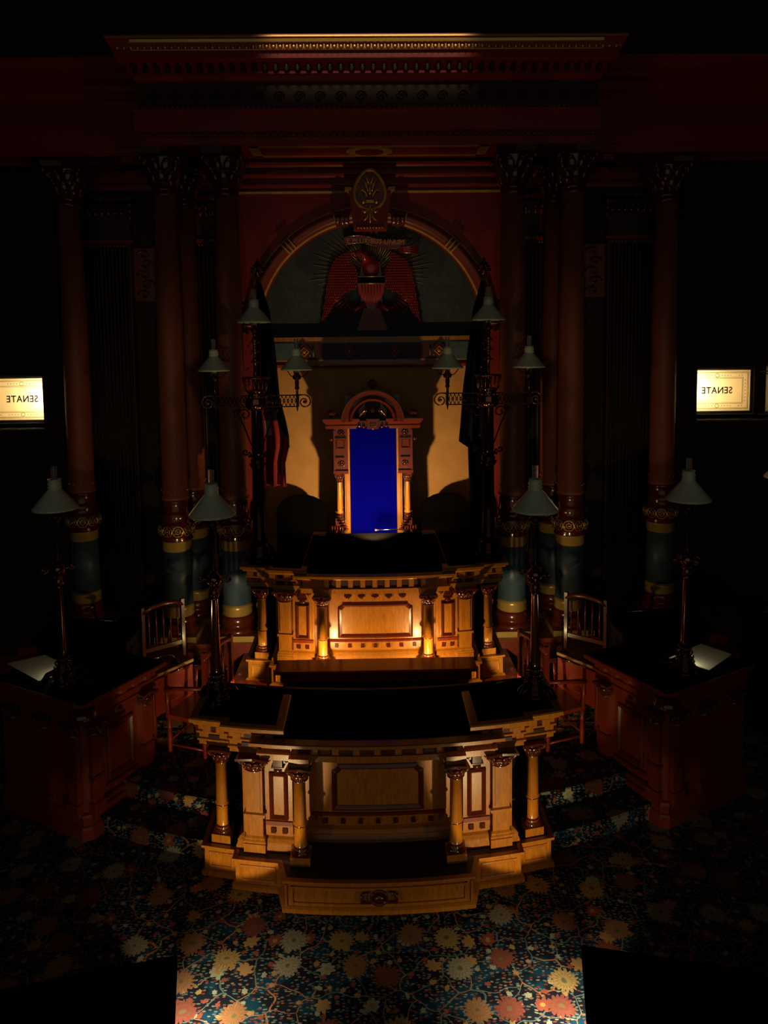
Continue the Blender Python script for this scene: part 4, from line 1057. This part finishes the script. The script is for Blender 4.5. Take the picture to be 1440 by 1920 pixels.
# ------------------------------------------------------------------ throne
def throne():
    root = thing('throne', 'tall carved canopied throne with a royal blue back', 'throne', (0, 9.93, .69))
    g = -.64
    m = MB(); m.add([(-.31, -.02, .55), (.31, -.02, .55), (.31, .28, 2.95), (-.31, .28, 2.95), (-.31, .10, .55), (.31, .10, .55), (.31, .34, 2.95), (-.31, .34, 2.95)], [(0, 1, 2, 3), (5, 4, 7, 6), (0, 4, 5, 1), (1, 5, 6, 2), (2, 6, 7, 3), (3, 7, 4, 0)]); m.build('backrest', M_BLUE, root)
    m = MB(); m.box(-.30, .30, -.45, .05, .42, .56); m.build('seat', M_BLUE, root)
    m = MB(); m.box(-.50, .50, -.02, .16, .1, .40); m.box(-.50, .50, .34, .38, .4, 2.95); m.box(-.38, .38, .34, .38, 2.9, 3.22); m.box(-.52, -.386, .06, .38, .4, 2.95); m.box(.386, .52, .06, .38, .4, 2.95); m.build('frame', M_THRONE, root)
    for s_ in (-1, 1):
        m = MB(); m.box(*sorted((s_ * .315, s_ * .385)), -.02, .34, .42, 2.80); m.box(*sorted((s_ * .335, s_ * .365)), -.035, 0, .45, 2.28); m.build('gilded_stile', M_MAH, root)
        m = MB(); x = s_ * .43
        m.box(x - .095, x + .095, -.07, .34, 2.24, 2.80)
        post = m.build('upper_post', M_THRONE, root)
        m = MB(); m.frame(rect(x - .06, x + .06, 2.53, 2.66), .02, -.09, -.07); m.box(x - .07, x + .05, -.10, -.07, 2.40, 2.42); m.box(x - .10, x + .10, -.10, 0, 2.20, 2.24)
        m.box(x - .075, x + .075, -.1, -.07, 2.66, 2.675)
        m.box(x + s_ * .085 - .01, x + s_ * .085 + .01, -.09, 0, 2.24, 2.78)
        m.build('post_moulding', M_MOULD, post)
        m = MB()
        for zz in (2.74, 2.33):
            m.ball((x - .01 * s_, -.085, zz), .022, 8)
            for k in range(8): a = k * PI / 4; m.ball((x - .01 * s_ + .035 * math.cos(a), -.08, zz + .03 * math.sin(a)), .015, 6)
        m.ball((x + s_ * .125, -.05, 2.66), .03, 8)
        m.build('rosettes', M_CARVE, post)
        x = s_ * .455
        m = MB(); m.lathe([(1.66, .045), (1.68, .05), (1.70, .036), (1.72, .04), (2.08, .030), (2.10, .036)], x, -.05, 16, flute=1, fd=.14); m.build('colonette', M_COLWOOD, root)
        m = MB(); capital(m, x, -.05, 2.08, 2.20, .036, 8, 8); m.build('colonette_capital', M_CARVE, root)
        m = MB()
        for k in range(6): m.ball((s_ * (.455 - .018 * k), -.06, 1.62 - .035 * k), .04 - .002 * k, 8, (1, 1, .5))
        for k in range(5): m.ball((s_ * (.42 + .035 * k), -.08, 1.45 + .004 * k), .024, 8, (.5, 1, 1.5))
        m.build('scroll_bracket', M_CARVE, root)
        # arms
        m = MB(); m.tube([(s_ * .40, .0, 1.42), (s_ * .47, -.20, 1.30), (s_ * .48, -.40, 1.22), (s_ * .47, -.46, 1.14)], [.03, .035, .04, .035], 10); m.tube([(s_ * .47, -.42, 1.14), (s_ * .46, -.40, .7), (s_ * .46, -.40, .1)], [.04, .035, .04], 10); m.build('arm', M_CARVE, root)
        m = MB(); m.ball((s_ * .42, -.06, 1.33), .06, 10, (.7, 1.5, 1)); m.build('arm_pad', M_BLUE, root)
        m = MB(); m.lathe([(0, .04), (.05, .05), (.1, .035), (.42, .04)], s_ * .45, .05, 12); m.build('leg', M_THRONE, root)
        # cornice blocks at each side
        m = MB(); m.mould([(s_ * .42 - .20, .12), (s_ * .42 - .20, -.08), (s_ * .42 + .20, -.08), (s_ * .42 + .20, .12)], [(0, 2.80), (.01, 2.84), (0, 2.86), (.02, 2.88), (.045, 2.91), (.045, 2.935), (-.02, 2.935)])
        m.box(s_ * .42 - .2, s_ * .42 + .2, -.08, .12, 2.80, 2.93); m.build('side_cornice', M_MOULD, root)
        m = MB()
        for k in range(5):
            a = PI / 2 + s_ * (-.5 + .3 * k); m.tube([(s_ * .55, -.08, 2.95), (s_ * .55 + .09 * math.cos(a), -.08, 2.95 + .10 * math.sin(a))], [.008, .014], 6)
        m.build('acroterion', M_CARVE, root)
    # round hood
    def arc(r, y, rad, nm, mt, cz=2.90):
        m = MB(); m.tube([(r * math.cos(PI * i / 24), y, cz + r * math.sin(PI * i / 24)) for i in range(25)], rad, 8); return m.build(nm, mt, root)
    m = MB(); n = 24; vs = []; fs = []
    pr = [(.27, .05), (.27, -.13), (.30, -.16), (.315, -.13), (.35, -.12), (.37, -.17), (.40, -.20), (.415, -.20), (.415, .1)]
    for i in range(n + 1):
        a = PI * i / n
        for r, y in pr: vs.append((r * math.cos(a), y, 2.90 + r * math.sin(a)))
    K = len(pr)
    for i in range(n):
        for k in range(K - 1): fs.append((i * K + k, (i + 1) * K + k, (i + 1) * K + k + 1, i * K + k + 1))
    m.add(vs, fs); m.build('arched_hood', M_CARVE, root)
    m = MB(); m.slab([(.28 * math.cos(PI * i / 16), 2.90 + .28 * math.sin(PI * i / 16)) for i in range(17)], .02, .06); m.slab([(.41 * math.cos(PI * i / 16), 2.90 + .41 * math.sin(PI * i / 16)) for i in range(17)], .09, .12); m.build('hood_back', M_BLACK, root)
    m = MB(); m.box(-.30, .30, -.04, .05, 2.82, 2.90); m.box(-.075, .075, -.14, 0, 2.80, 2.92); m.box(-.09, .09, -.16, 0, 2.92, 2.935)
    for k in range(9): m.ball((-.24 + .06 * k, -.06, 2.80 + .012 * abs(k - 4)), .024, 8)
    for k in range(6): m.ball((-.03 + .03 * (k % 3), -.145, 2.84 + .03 * (k // 3)), .012, 6)
    m.build('carved_keyblock', M_CARVE, root)
    m = MB(); m.ball((0, -.06, 3.02), .06, 10, (1, .6, 1)); 
    for s_ in (-1, 1):
        m.tube([(s_ * .04, -.06, 3.0), (s_ * .10, -.07, 3.06), (s_ * .15, -.06, 3.0), (s_ * .20, -.05, 2.94)], [.02, .026, .02, .01], 8)
        m.ball((s_ * .09, -.09, 3.04), .022, 8)
    m.build('lion_mask', M_CARVE, root)
    m = MB()
    for k in range(7): a = PI * (k + .5) / 7; m.tube([(0, -.12, 3.35), (.07 * math.cos(a), -.12, 3.36 + .10 * math.sin(a))], [.008, .014], 6)
    for s_ in (-1, 1): m.tube([(0, -.14, 3.335), (s_ * .05, -.14, 3.37), (s_ * .10, -.14, 3.33), (s_ * .15, -.14, 3.35)], [.012, .016, .012, .006], 6)
    m.build('crest', M_CARVE, root)
    return root
throne()

# flanking chairs behind the upper desk
def leather_chair(x, lab):
    root = thing('upholstered_chair', lab, 'chair', (x, 9.92, .64), 0, 'chairs flanking the throne')
    m = MB(); pts = [(-.33, .45), (.33, .45)]
    for i in range(13):
        a = PI * i / 12; pts.append((.33 * math.cos(a) ** 1 if True else 0, 1.72 + .22 * math.sin(a)))
    m.slab(pts, .0, .12); m.build('backrest', M_LEATHER, root)
    m = MB(); m.box(-.32, .32, -.50, .05, .38, .50); m.build('seat', M_LEATHER, root)
    for sx in (-1, 1):
        for y in (-.44, .06): m = MB(); m.lathe([(0, .025), (.2, .03), (.38, .035)], sx * .28, y, 10); m.build('leg', M_BLACK, root)
        m = MB(); m.tube([(sx * .33, .05, .85), (sx * .34, -.3, .80), (sx * .33, -.42, .70), (sx * .30, -.42, .48)], .03, 8); m.build('arm', M_BLACK, root)
    return root
leather_chair(-.98, 'dark chair next to the throne, red flag side, behind the upper desk')
leather_chair(.98, 'dark chair next to the throne, navy flag side, behind the upper desk')

# ------------------------------------------------------------------ flags
def flag(s_, name, label):
    px = s_ * 1.44; Y = 9.62
    root = thing(name, label, 'flag', (px, Y, .64))
    m = MB(); m.lathe([(0, .16), (.03, .16), (.06, .10), (.12, .04)], 0, 0, 20); m.build('stand', M_BRONZE, root)
    m = MB(); m.tube([(0, 0, .08), (0, 0, 4.85)], .018, 10); m.build('pole', M_MAHD, root)
    m = MB()
    for k in range(7): a = PI * (k) / 6; m.tube([(0, 0, 4.90), (.09 * math.cos(a), 0, 4.90 + .10 * math.sin(a))], [.012, .02], 6)
    m.lathe([(4.83, .02), (4.86, .04), (4.9, .02), (5.0, .03), (5.06, .01)], 0, 0, 12)
    m.build('eagle_finial', M_BRONZE2, root)
    # cloth: rows of folded sheet; width towards the centre
    if s_ < 0: W_ = [(4.76, .03), (4.4, .13), (3.9, .19), (3.3, .25), (3.0, .33), (2.8, .37), (2.65, .375), (2.45, .32), (2.14, .32)]
    else: W_ = [(4.76, .03), (4.4, .14), (3.9, .21), (3.4, .27), (2.9, .30), (2.70, .32), (2.62, .20), (2.2, .19), (1.4, .18), (.7, .17)]
    ncol = 44; vs = []; fs = []; mi = []
    rows = []
    for (za, wa), (zb, wb) in zip(W_, W_[1:]):
        n = max(1, int((za - zb) / .08))
        for i in range(n): t = i / n; rows.append((za + (zb - za) * t, wa + (wb - wa) * t))
    rows.append(W_[-1])
    for r, (z, w) in enumerate(rows):
        f = r / len(rows)
        for c in range(ncol + 1):
            u = c / ncol
            x = -s_ * (w * u) + s_ * .10 * (1 - u) * min(1, 2 * f)
            amp = .012 + .055 * f
            vs.append((x + .012 * math.sin(u * 31 + z * 2), amp * math.sin(u * 6 * PI + .6 * math.sin(z * 1.7)) + .02 * math.sin(u * 17 * PI + z), z))
    m = MB(); 
    for r in range(len(rows) - 1):
        for c in range(ncol): a = r * (ncol + 1) + c; fs.append((a, a + 1, a + ncol + 2, a + ncol + 1))
    m.add(vs, fs, True)
    o = m.build('cloth', M_FNAVY if s_ > 0 else M_RED, root)
    if s_ < 0:
        o.data.materials.append(M_WHITE); o.data.materials.append(M_FNAVY)
        k = 0
        for r in range(len(rows) - 1):
            z = rows[r][0]
            for c in range(ncol):
                idx = 0
                if z > 3.35 - .02 * c + .25: idx = 2
                elif c in (16, 17, 18, 19, 5, 6) and z < 3.05 and z > 2.5 + .02 * c: idx = 1
                o.data.polygons[k].material_index = idx; k += 1
    md = o.modifiers.new('thick', 'SOLIDIFY'); md.thickness = .006
flag(-1, 'flag', 'furled red and white striped flag with a dark canton on a tall pole')
flag(1, 'flag', 'furled navy flag hanging from a tall pole with an eagle finial')

# ------------------------------------------------------------------ spindle chairs and small side tables
def spindle_chair(s_, x, y, rz, lab, w1=M_CHERRY):
    root = thing('spindle_armchair', lab, 'chair', (x, y, .34), rz, 'spindle-back armchairs')
    m = MB(); m.prism([(-.25, -.24), (.25, -.24), (.27, .24), (-.27, .24)], .42, .46); m.build('seat', w1, root)
    for sx in (-1, 1):
        for sy in (-1, 1):
            m = MB(); m.lathe([(0, .016), (.06, .022), (.20, .026), (.30, .018), (.32, .028), (.34, .018), (.42, .024)], sx * .23, sy * .21, 12); m.build('leg', w1, root)
        m = MB(); m.box(sx * .25 - .02, sx * .25 + .02, .22, .27, .44, 1.18); m.build('back_stile', w1, root)
        m = MB(); m.tube([(sx * .25, .24, .80), (sx * .29, .0, .78), (sx * .27, -.22, .74)], [.02, .024, .028], 8); m.tube([(sx * .27, -.20, .74), (sx * .25, -.21, .44)], [.016, .02], 8); m.build('arm', w1, root)
    m = MB(); pts = [(-.27, .245, 1.10), (-.15, .275, 1.17), (0, .285, 1.19), (.15, .275, 1.17), (.27, .245, 1.10)]; m.tube(pts, [.022, .03, .034, .03, .022], 8); m.build('crest_rail', w1, root)
    m = MB(); m.box(-.25, .25, .235, .26, .62, .67); m.build('lower_rail', w1, root)
    for k in range(5):
        xx = -.18 + .09 * k; m = MB(); m.lathe([(.67, .008), (.75, .014), (.82, .009), (.92, .013), (1.13, .008)], xx, .255, 8); m.build('spindle', w1, root)
    m = MB(); m.tube([(-.23, -.21, .17), (.23, -.21, .17)], .012, 6); m.tube([(-.23, .21, .17), (.23, .21, .17)], .012, 6); m.tube([(-.23, -.21, .13), (-.23, .21, .13)], .012, 6); m.tube([(.23, -.21, .13), (.23, .21, .13)], .012, 6); m.build('stretcher', w1, root)
    return root
spindle_chair(-1, -1.88, 7.66, -PI / 2 - .35, 'spindle armchair at the dropped-leaf table, red flag side')
spindle_chair(1, 1.88, 7.66, PI / 2 + .35, 'spindle armchair at the dropped-leaf table, navy flag side')
spindle_chair(-1, -2.72, 9.02, -PI / 2 - .9, 'dim spindle armchair behind the angled desk, red flag side', M_THRONE)  # far pair in darker wood than the near one, shade put into colour
spindle_chair(1, 2.72, 9.02, PI / 2 + .9, 'dim spindle armchair behind the angled desk, navy flag side', M_THRONE)

def drop_table(s_, lab):
    root = thing('dropped_leaf_table', lab, 'table', (s_ * 2.36, 7.67, .34), 0, 'dropped-leaf side tables')
    d = Vector((-s_ * .60, .80, 0)); v = Vector((s_ * .80, .60, 0)); Ln = .50
    if True:
        M = Matrix(((d.x, v.x, 0, 0), (d.y, v.y, 0, 0), (0, 0, 1, 0), (0, 0, 0, 1)))
    m = MB(T=M); m.mould([(-.02, 0), (Ln + .02, 0)], [(-.45, .77), (0, .77), (.02, .78), (.02, .80), (0, .81), (-.45, .81)] if s_ < 0 else [(-.02, .77), (-.02, .77), (-.02, .78), (-.02, .80), (0, .81), (-.0, .81)])
    m = MB(T=M); m.box(-.02, Ln + .02, -.02, .45, .77, .81); m.build('tabletop', M_MAHD, root)
    m = MB(T=M); m.box(-.02, Ln + .02, -.028, -.02, .778, .806); m.build('pale_edge', M_GOLDP, root)
    m = MB(T=M); m.box(0, Ln, -.035, -.01, .36, .755); m.build('leaf', M_CHERRY, root)
    for a in (.04, Ln - .04):
        for b in (.05, .40): m = MB(T=M); m.lathe([(0, .018), (.1, .025), (.6, .022), (.77, .03)], a, b, 10); m.build('leg', M_MAHD, root)
    m = MB(T=M)
    for a in (.12, .30): m.tube([(a, -.04, .765), (a + .07, -.04, .765)], .006, 6)
    m.build('hinge', M_CHROME, root)
drop_table(-1, 'small table with a dropped red leaf beside the spindle armchair, red flag side')
drop_table(1, 'small table with a dropped red leaf beside the spindle armchair, navy flag side')

# ------------------------------------------------------------------ papers, microphones, reading lights
def papers(pts, z, lab):
    m = MB(); m.prism(pts, z, z + .006); o = m.build('open_papers', M_PAPER); tag(o, lab, 'papers', None); return o
papers([(-3.80, 7.52), (-3.30, 7.10), (-3.05, 7.35), (-3.50, 7.72)], 1.363, 'cream papers lit beside the lamp base on the angled desk, red flag side')
papers([(3.68, 7.42), (3.28, 7.06), (3.00, 7.36), (3.48, 7.70)], 1.363, 'cream papers lit beside the lamp base on the angled desk, navy flag side')

def mic(base, tip, lab, cat='microphone'):
    root = thing('gooseneck_microphone', lab, cat, base)
    m = MB(); m.lathe([(0, .05), (.012, .05), (.02, .02), (.04, .012)], 0, 0, 16); m.build('base', M_BLACK, root)
    t = Vector(tip) - Vector(base)
    m = MB(); m.tube([(0, 0, .03), (t.x * .1, t.y * .1, t.z * .75), (t.x * .35, t.y * .35, t.z * 1.0), t * .97], .006, 8); m.build('gooseneck', M_CHROME, root)
    m = MB(); m.tube([t * .95, t], [.012, .015], 10); m.ball(t, .016, 10); m.build('capsule', M_BLACK, root)
    return root
mic((-3.22, 8.36, 1.362), (-2.96, 8.32, 1.50), 'gooseneck microphone glinting on the angled desk, red flag side')
mic((3.22, 8.36, 1.362), (2.92, 8.34, 1.50), 'gooseneck microphone glinting on the angled desk, navy flag side')
mic((.42, 9.13, 2.26), (.02, 9.10, 2.31), 'thin microphone lying low across the reading slope before the throne')
mic((-2.20, 7.98, 1.152), (-2.42, 7.80, 1.26), 'gooseneck microphone on the dropped-leaf table, red flag side')

# side bay desks carry a small support so nothing hangs: rear extension of each angled desk
for s_, w_ in ((-1, 'red'), (1, 'navy')):
    root = thing('rear_desk', 'dark rear desk with a microphone behind the angled desk, %s flag side' % w_, 'desk', (s_ * 3.3, 8.47, 0))
    m = MB(); m.box(-.5, .5, -.28, .3, 0, 1.32); m.build('body', M_BLACK, root)
    m = MB(); m.box(-.54, .54, -.31, .33, 1.32, 1.362); m.build('top', M_LEATHER, root)

# ------------------------------------------------------------------ members' desks at the front (silhouettes)
for s_, w_ in ((-1, 'lower corner under the red flag side'), (1, 'lower corner under the navy flag side')):
    root = thing('member_desk', 'unlit member desk in the %s of the carpet' % w_, 'desk', (s_ * 1.77, 4.07, 0), s_ * -.22, 'unlit member desks')
    x0 = -s_ * .52
    m = MB(); m.box(-.5, .5, -.3, .3, 0.06, .62); m.build('body', M_BLACK, root)
    m = MB(); m.add([(-.55, -.34, .62), (.55, -.34, .62), (.55, .34, .62), (-.55, .34, .62), (-.55, -.34, .66), (.55, -.34, .66), (.55, .34, .70), (-.55, .34, .70)], [(0, 3, 2, 1), (4, 5, 6, 7), (0, 1, 5, 4), (1, 2, 6, 5), (2, 3, 7, 6), (3, 0, 4, 7)]); m.build('sloping_top', M_LEATHER, root)
    m = MB(); m.box(-.53, .53, -.32, .32, 0, .06); m.build('base', M_BLACK, root)

# ------------------------------------------------------------------ backlit SENATE transoms
def transom(cx, lab):
    root = thing('glass_transom', lab, 'window', (cx, 10.86, 3.87), 0, 'backlit SENATE transoms')
    hw, hh = .495, .305
    m = MB(); m.box(-hw, hw, .0, .012, -hh, hh); m.build('frosted_pane', M_FROST, root)
    m = MB(); y = -.004
    for o_, t in ((.035, .006), (.05, .003), (.11, .005), (.125, .004)):
        x, z = hw - o_ , hh - o_ 
        for a in ((-x, x, z - t, z), (-x, x, -z, -z + t), (-x, -x + t, -z, z), (x - t, x, -z, z)): m.box(a[0], a[1], y - .002, y, a[2], a[3])
    for z in (hh - .082, -hh + .082):
        for cxx in (0,):
            m.tube([(cxx + .028 * math.cos(a), y, z + .028 * math.sin(a)) for a in [2 * PI * q / 16 for q in range(16)]], .003, 5, closed=True)
        for k in range(1, 9):
            for d in (-1, 1):
                if k in (5, 6): continue
                m.ball((d * (.03 + .042 * k), y, z), .006, 6, (2.2, .3, .7))
    for x in (hw - .082, -hw + .082):
        for k in range(-3, 4): m.ball((x, y, k * .05), .006, 6, (.7, .3, 2.2))
    m.build('etched_border', M_PRINT, root)
    cu = bpy.data.curves.new('senate', 'FONT'); cu.body = 'SENATE'; cu.size = .13; cu.extrude = .001; cu.offset = .0025; cu.align_x = 'CENTER'; cu.align_y = 'CENTER'; cu.space_character = 1.12
    cu.materials.append(M_PRINT)
    lettering(cu, 'mirrored_lettering', root, (0, -.004, 0), (PI / 2, 0, PI), (.92, 1.05, 1))
    m = MB(); m.frame(rect(-hw - .04, hw + .04, -hh - .04, hh + .04), .045, -.03, .02); m.build('window_frame', M_BLACK, root)
    return root
transom(-5.06, 'backlit glass transom with mirrored SENATE lettering, beyond the red flag')
transom(5.06, 'backlit glass transom with mirrored SENATE lettering, beyond the navy flag')
# lobbies behind the glass
for s_ in (-1, 1):
    m = MB(); x0, x1 = sorted((s_ * 4.52, s_ * 6.9))
    m.box(x0, x1, 11.5, 11.55, 3.3, 4.6); m.box(x0, x1, 10.96, 11.5, 4.5, 4.55); m.box(x0, x1, 10.96, 11.5, 3.28, 3.33)
    m.box(*sorted((s_ * 4.50, s_ * 4.54)), 10.96, 11.5, 3.3, 4.55); m.box(*sorted((s_ * 6.88, s_ * 6.92)), 10.96, 11.5, 3.3, 4.55)
    struct('wall_lobby', m, M_LOBBY)
    m = MB(); m.mould([(-7, 10.85), (-4.55, 10.85)] if s_ < 0 else [(4.55, 10.85), (7, 10.85)], [(0, 3.44), (.20, 3.44), (.22, 3.45), (.22, 3.465), (0, 3.47)])
    struct('trim_%d' % (12 + (s_ > 0)), m, M_LEDGE)
    m = MB(); m.box(*sorted((s_ * 4.55, s_ * 5.6)), 10.76, 10.86, 3.525, 3.535); m.box(*sorted((s_ * 4.63, s_ * 5.56)), 10.78, 10.86, 4.205, 4.215)
    struct('trim_%d' % (14 + (s_ > 0)), m, M_LEDGE)
root = thing('angled_window', 'dim olive backlit glass panel past the SENATE transom at the frame edge', 'window', (5.98, 10.80, 3.90))
m = MB(); m.box(-.27, .3, 0, .012, -.33, .36); m.build('frosted_pane', M_FROST, root)
m = MB(); m.box(-.33, .3, -.05, 0, .24, .26); m.box(-.28, .3, -.05, 0, .205, .22); m.box(-.33, .3, -.05, 0, -.38, -.365); m.box(-.3, .3, -.05, 0, -.345, -.335); m.build('glazing_bar', M_LEDGE, root)
# globe lamp just at the frame edge
g = copy_tree(lamp0); g.location = (4.79, 8.55, 1.28); g.rotation_euler = (0, 0, .2); tag(g, 'bronze lamp at the far frame edge, only its glass rim showing', 'lamp', 'bronze standard lamps with glass shades')
root = thing('corner_desk', 'dark desk at the far frame edge carrying a lamp', 'desk', (4.85, 8.6, 0))
m = MB(); m.box(-.3, .3, -.3, .3, 0, 1.24); m.build('body', M_BLACK, root)
m = MB(); m.box(-.34, .34, -.34, .34, 1.24, 1.28); m.build('top', M_LEATHER, root)

# ------------------------------------------------------------------ lights
WARM = (1, .72, .38)
def point(name, loc, e, col=WARM, r=.03):
    l = bpy.data.lights.new(name, 'POINT'); l.energy = e; l.color = col; l.shadow_soft_size = r
    o = bpy.data.objects.new(name, l); C.objects.link(o); o.location = loc; o['kind'] = 'helper'; return o
def spot(name, loc, tgt, e, size, col=WARM, r=.03, blend=.5):
    l = bpy.data.lights.new(name, 'SPOT'); l.energy = e; l.color = col; l.shadow_soft_size = r; l.spot_size = math.radians(size); l.spot_blend = blend
    o = bpy.data.objects.new(name, l); C.objects.link(o); o.location = loc; o['kind'] = 'helper'
    o.rotation_euler = (Vector(tgt) - Vector(loc)).to_track_quat('-Z', 'Y').to_euler(); return o
# floor-level lamps beside the member desks
for s_ in (-1, 1):
    spot('floor_lamp_light', (s_ * 1.26, 4.62, .15), (s_ * 1.26, 6.0, .74), 72, 54, (1, .74, .34), .02, .20)
    spot('plinth_fill', (s_ * 1.22, 4.62, .15), (s_ * .5, 5.9, .3), 5.5, 110, (1, .70, .32), .03, .6)  # extra weak fill, added to brighten the plinth centre and centre panel
    spot('step_fill', (s_ * 1.50, 4.72, .12), (s_ * 2.25, 6.6, .16), 17, 36, (1, .80, .46), .03, .6)  # extra fill spot, added to brighten the step risers
    spot('floor_lamp_glow', (s_ * 1.30, 4.50, .34), (s_ * 1.22, 4.60, 0), 46, 128, (1, .86, .56), .03, .6)
# lamps on the clerk tier lighting the upper desk front
for s_ in (-1, 1):
    point('clerk_light', (s_ * .60, 8.02, 1.0), 28, (1, .66, .26), .02)
    spot('tier_light', (s_ * 1.42, 7.35, .85), (s_ * 1.80, 9.45, 1.0), 75, 32, (1, .78, .40), .03, .4)
# reading lamp above the slope, lighting the throne
spot('reading_light', (0, 8.88, 2.33), (0, 10, 2.75), 115, 124, (1, .66, .28), .03, .35)
for s_ in (-1, 1): point('paper_light', (s_ * 3.13, 7.20, 1.46), .9, (1, .9, .62), .015)
for s_ in (-1, 1):
    point('lobby_lamp', (s_ * 4.74, 11.12, 3.93), 17, (1, .92, .76), .05)
    point('lobby_lamp_far', (s_ * 6.2, 11.3, 4.0), 1.0, (1, .84, .58), .05)
# invented strip light, added to brighten the gilded crown moulding
l = bpy.data.lights.new('crown_strip_fill', 'AREA'); l.shape = 'RECTANGLE'; l.size = 2.4; l.size_y = .04; l.energy = 1.3; l.color = (1, .84, .50); l.spread = math.radians(34)
o = bpy.data.objects.new('crown_strip_fill', l); C.objects.link(o); o.location = (0, 8.62, 8.62); o['kind'] = 'helper'
o.rotation_euler = Vector((0, .55, -.42)).to_track_quat('-Z', 'Y').to_euler()

W = bpy.data.worlds.new('world'); S.world = W; W.use_nodes = True
W.node_tree.nodes['Background'].inputs[0].default_value = (1, .98, .80, 1); W.node_tree.nodes['Background'].inputs[1].default_value = .095

# ------------------------------------------------------------------ camera
cam = bpy.data.cameras.new('camera'); co = bpy.data.objects.new('camera', cam); C.objects.link(co); S.camera = co
f = 1400.; cam.sensor_fit = 'VERTICAL'; cam.sensor_height = 36; cam.lens = f / 1920 * 36
cam.shift_y = -(960 - 761) / 1920; cam.clip_end = 60
pch, roll, yaw = math.radians(4.7), math.radians(.65), math.radians(.94)
fwd = Vector((math.sin(yaw) * math.cos(pch), math.cos(yaw) * math.cos(pch), -math.sin(pch)))
q = fwd.to_track_quat('-Z', 'Y').to_matrix().to_4x4()
co.matrix_world = Matrix.Translation((-.01, 0, 4.6)) @ q @ Matrix.Rotation(-roll, 4, 'Z')

S.view_settings.view_transform = 'Standard'; S.view_settings.look = 'None'; S.view_settings.gamma = 1; S.view_settings.use_curve_mapping = False
S.view_settings.exposure = 0
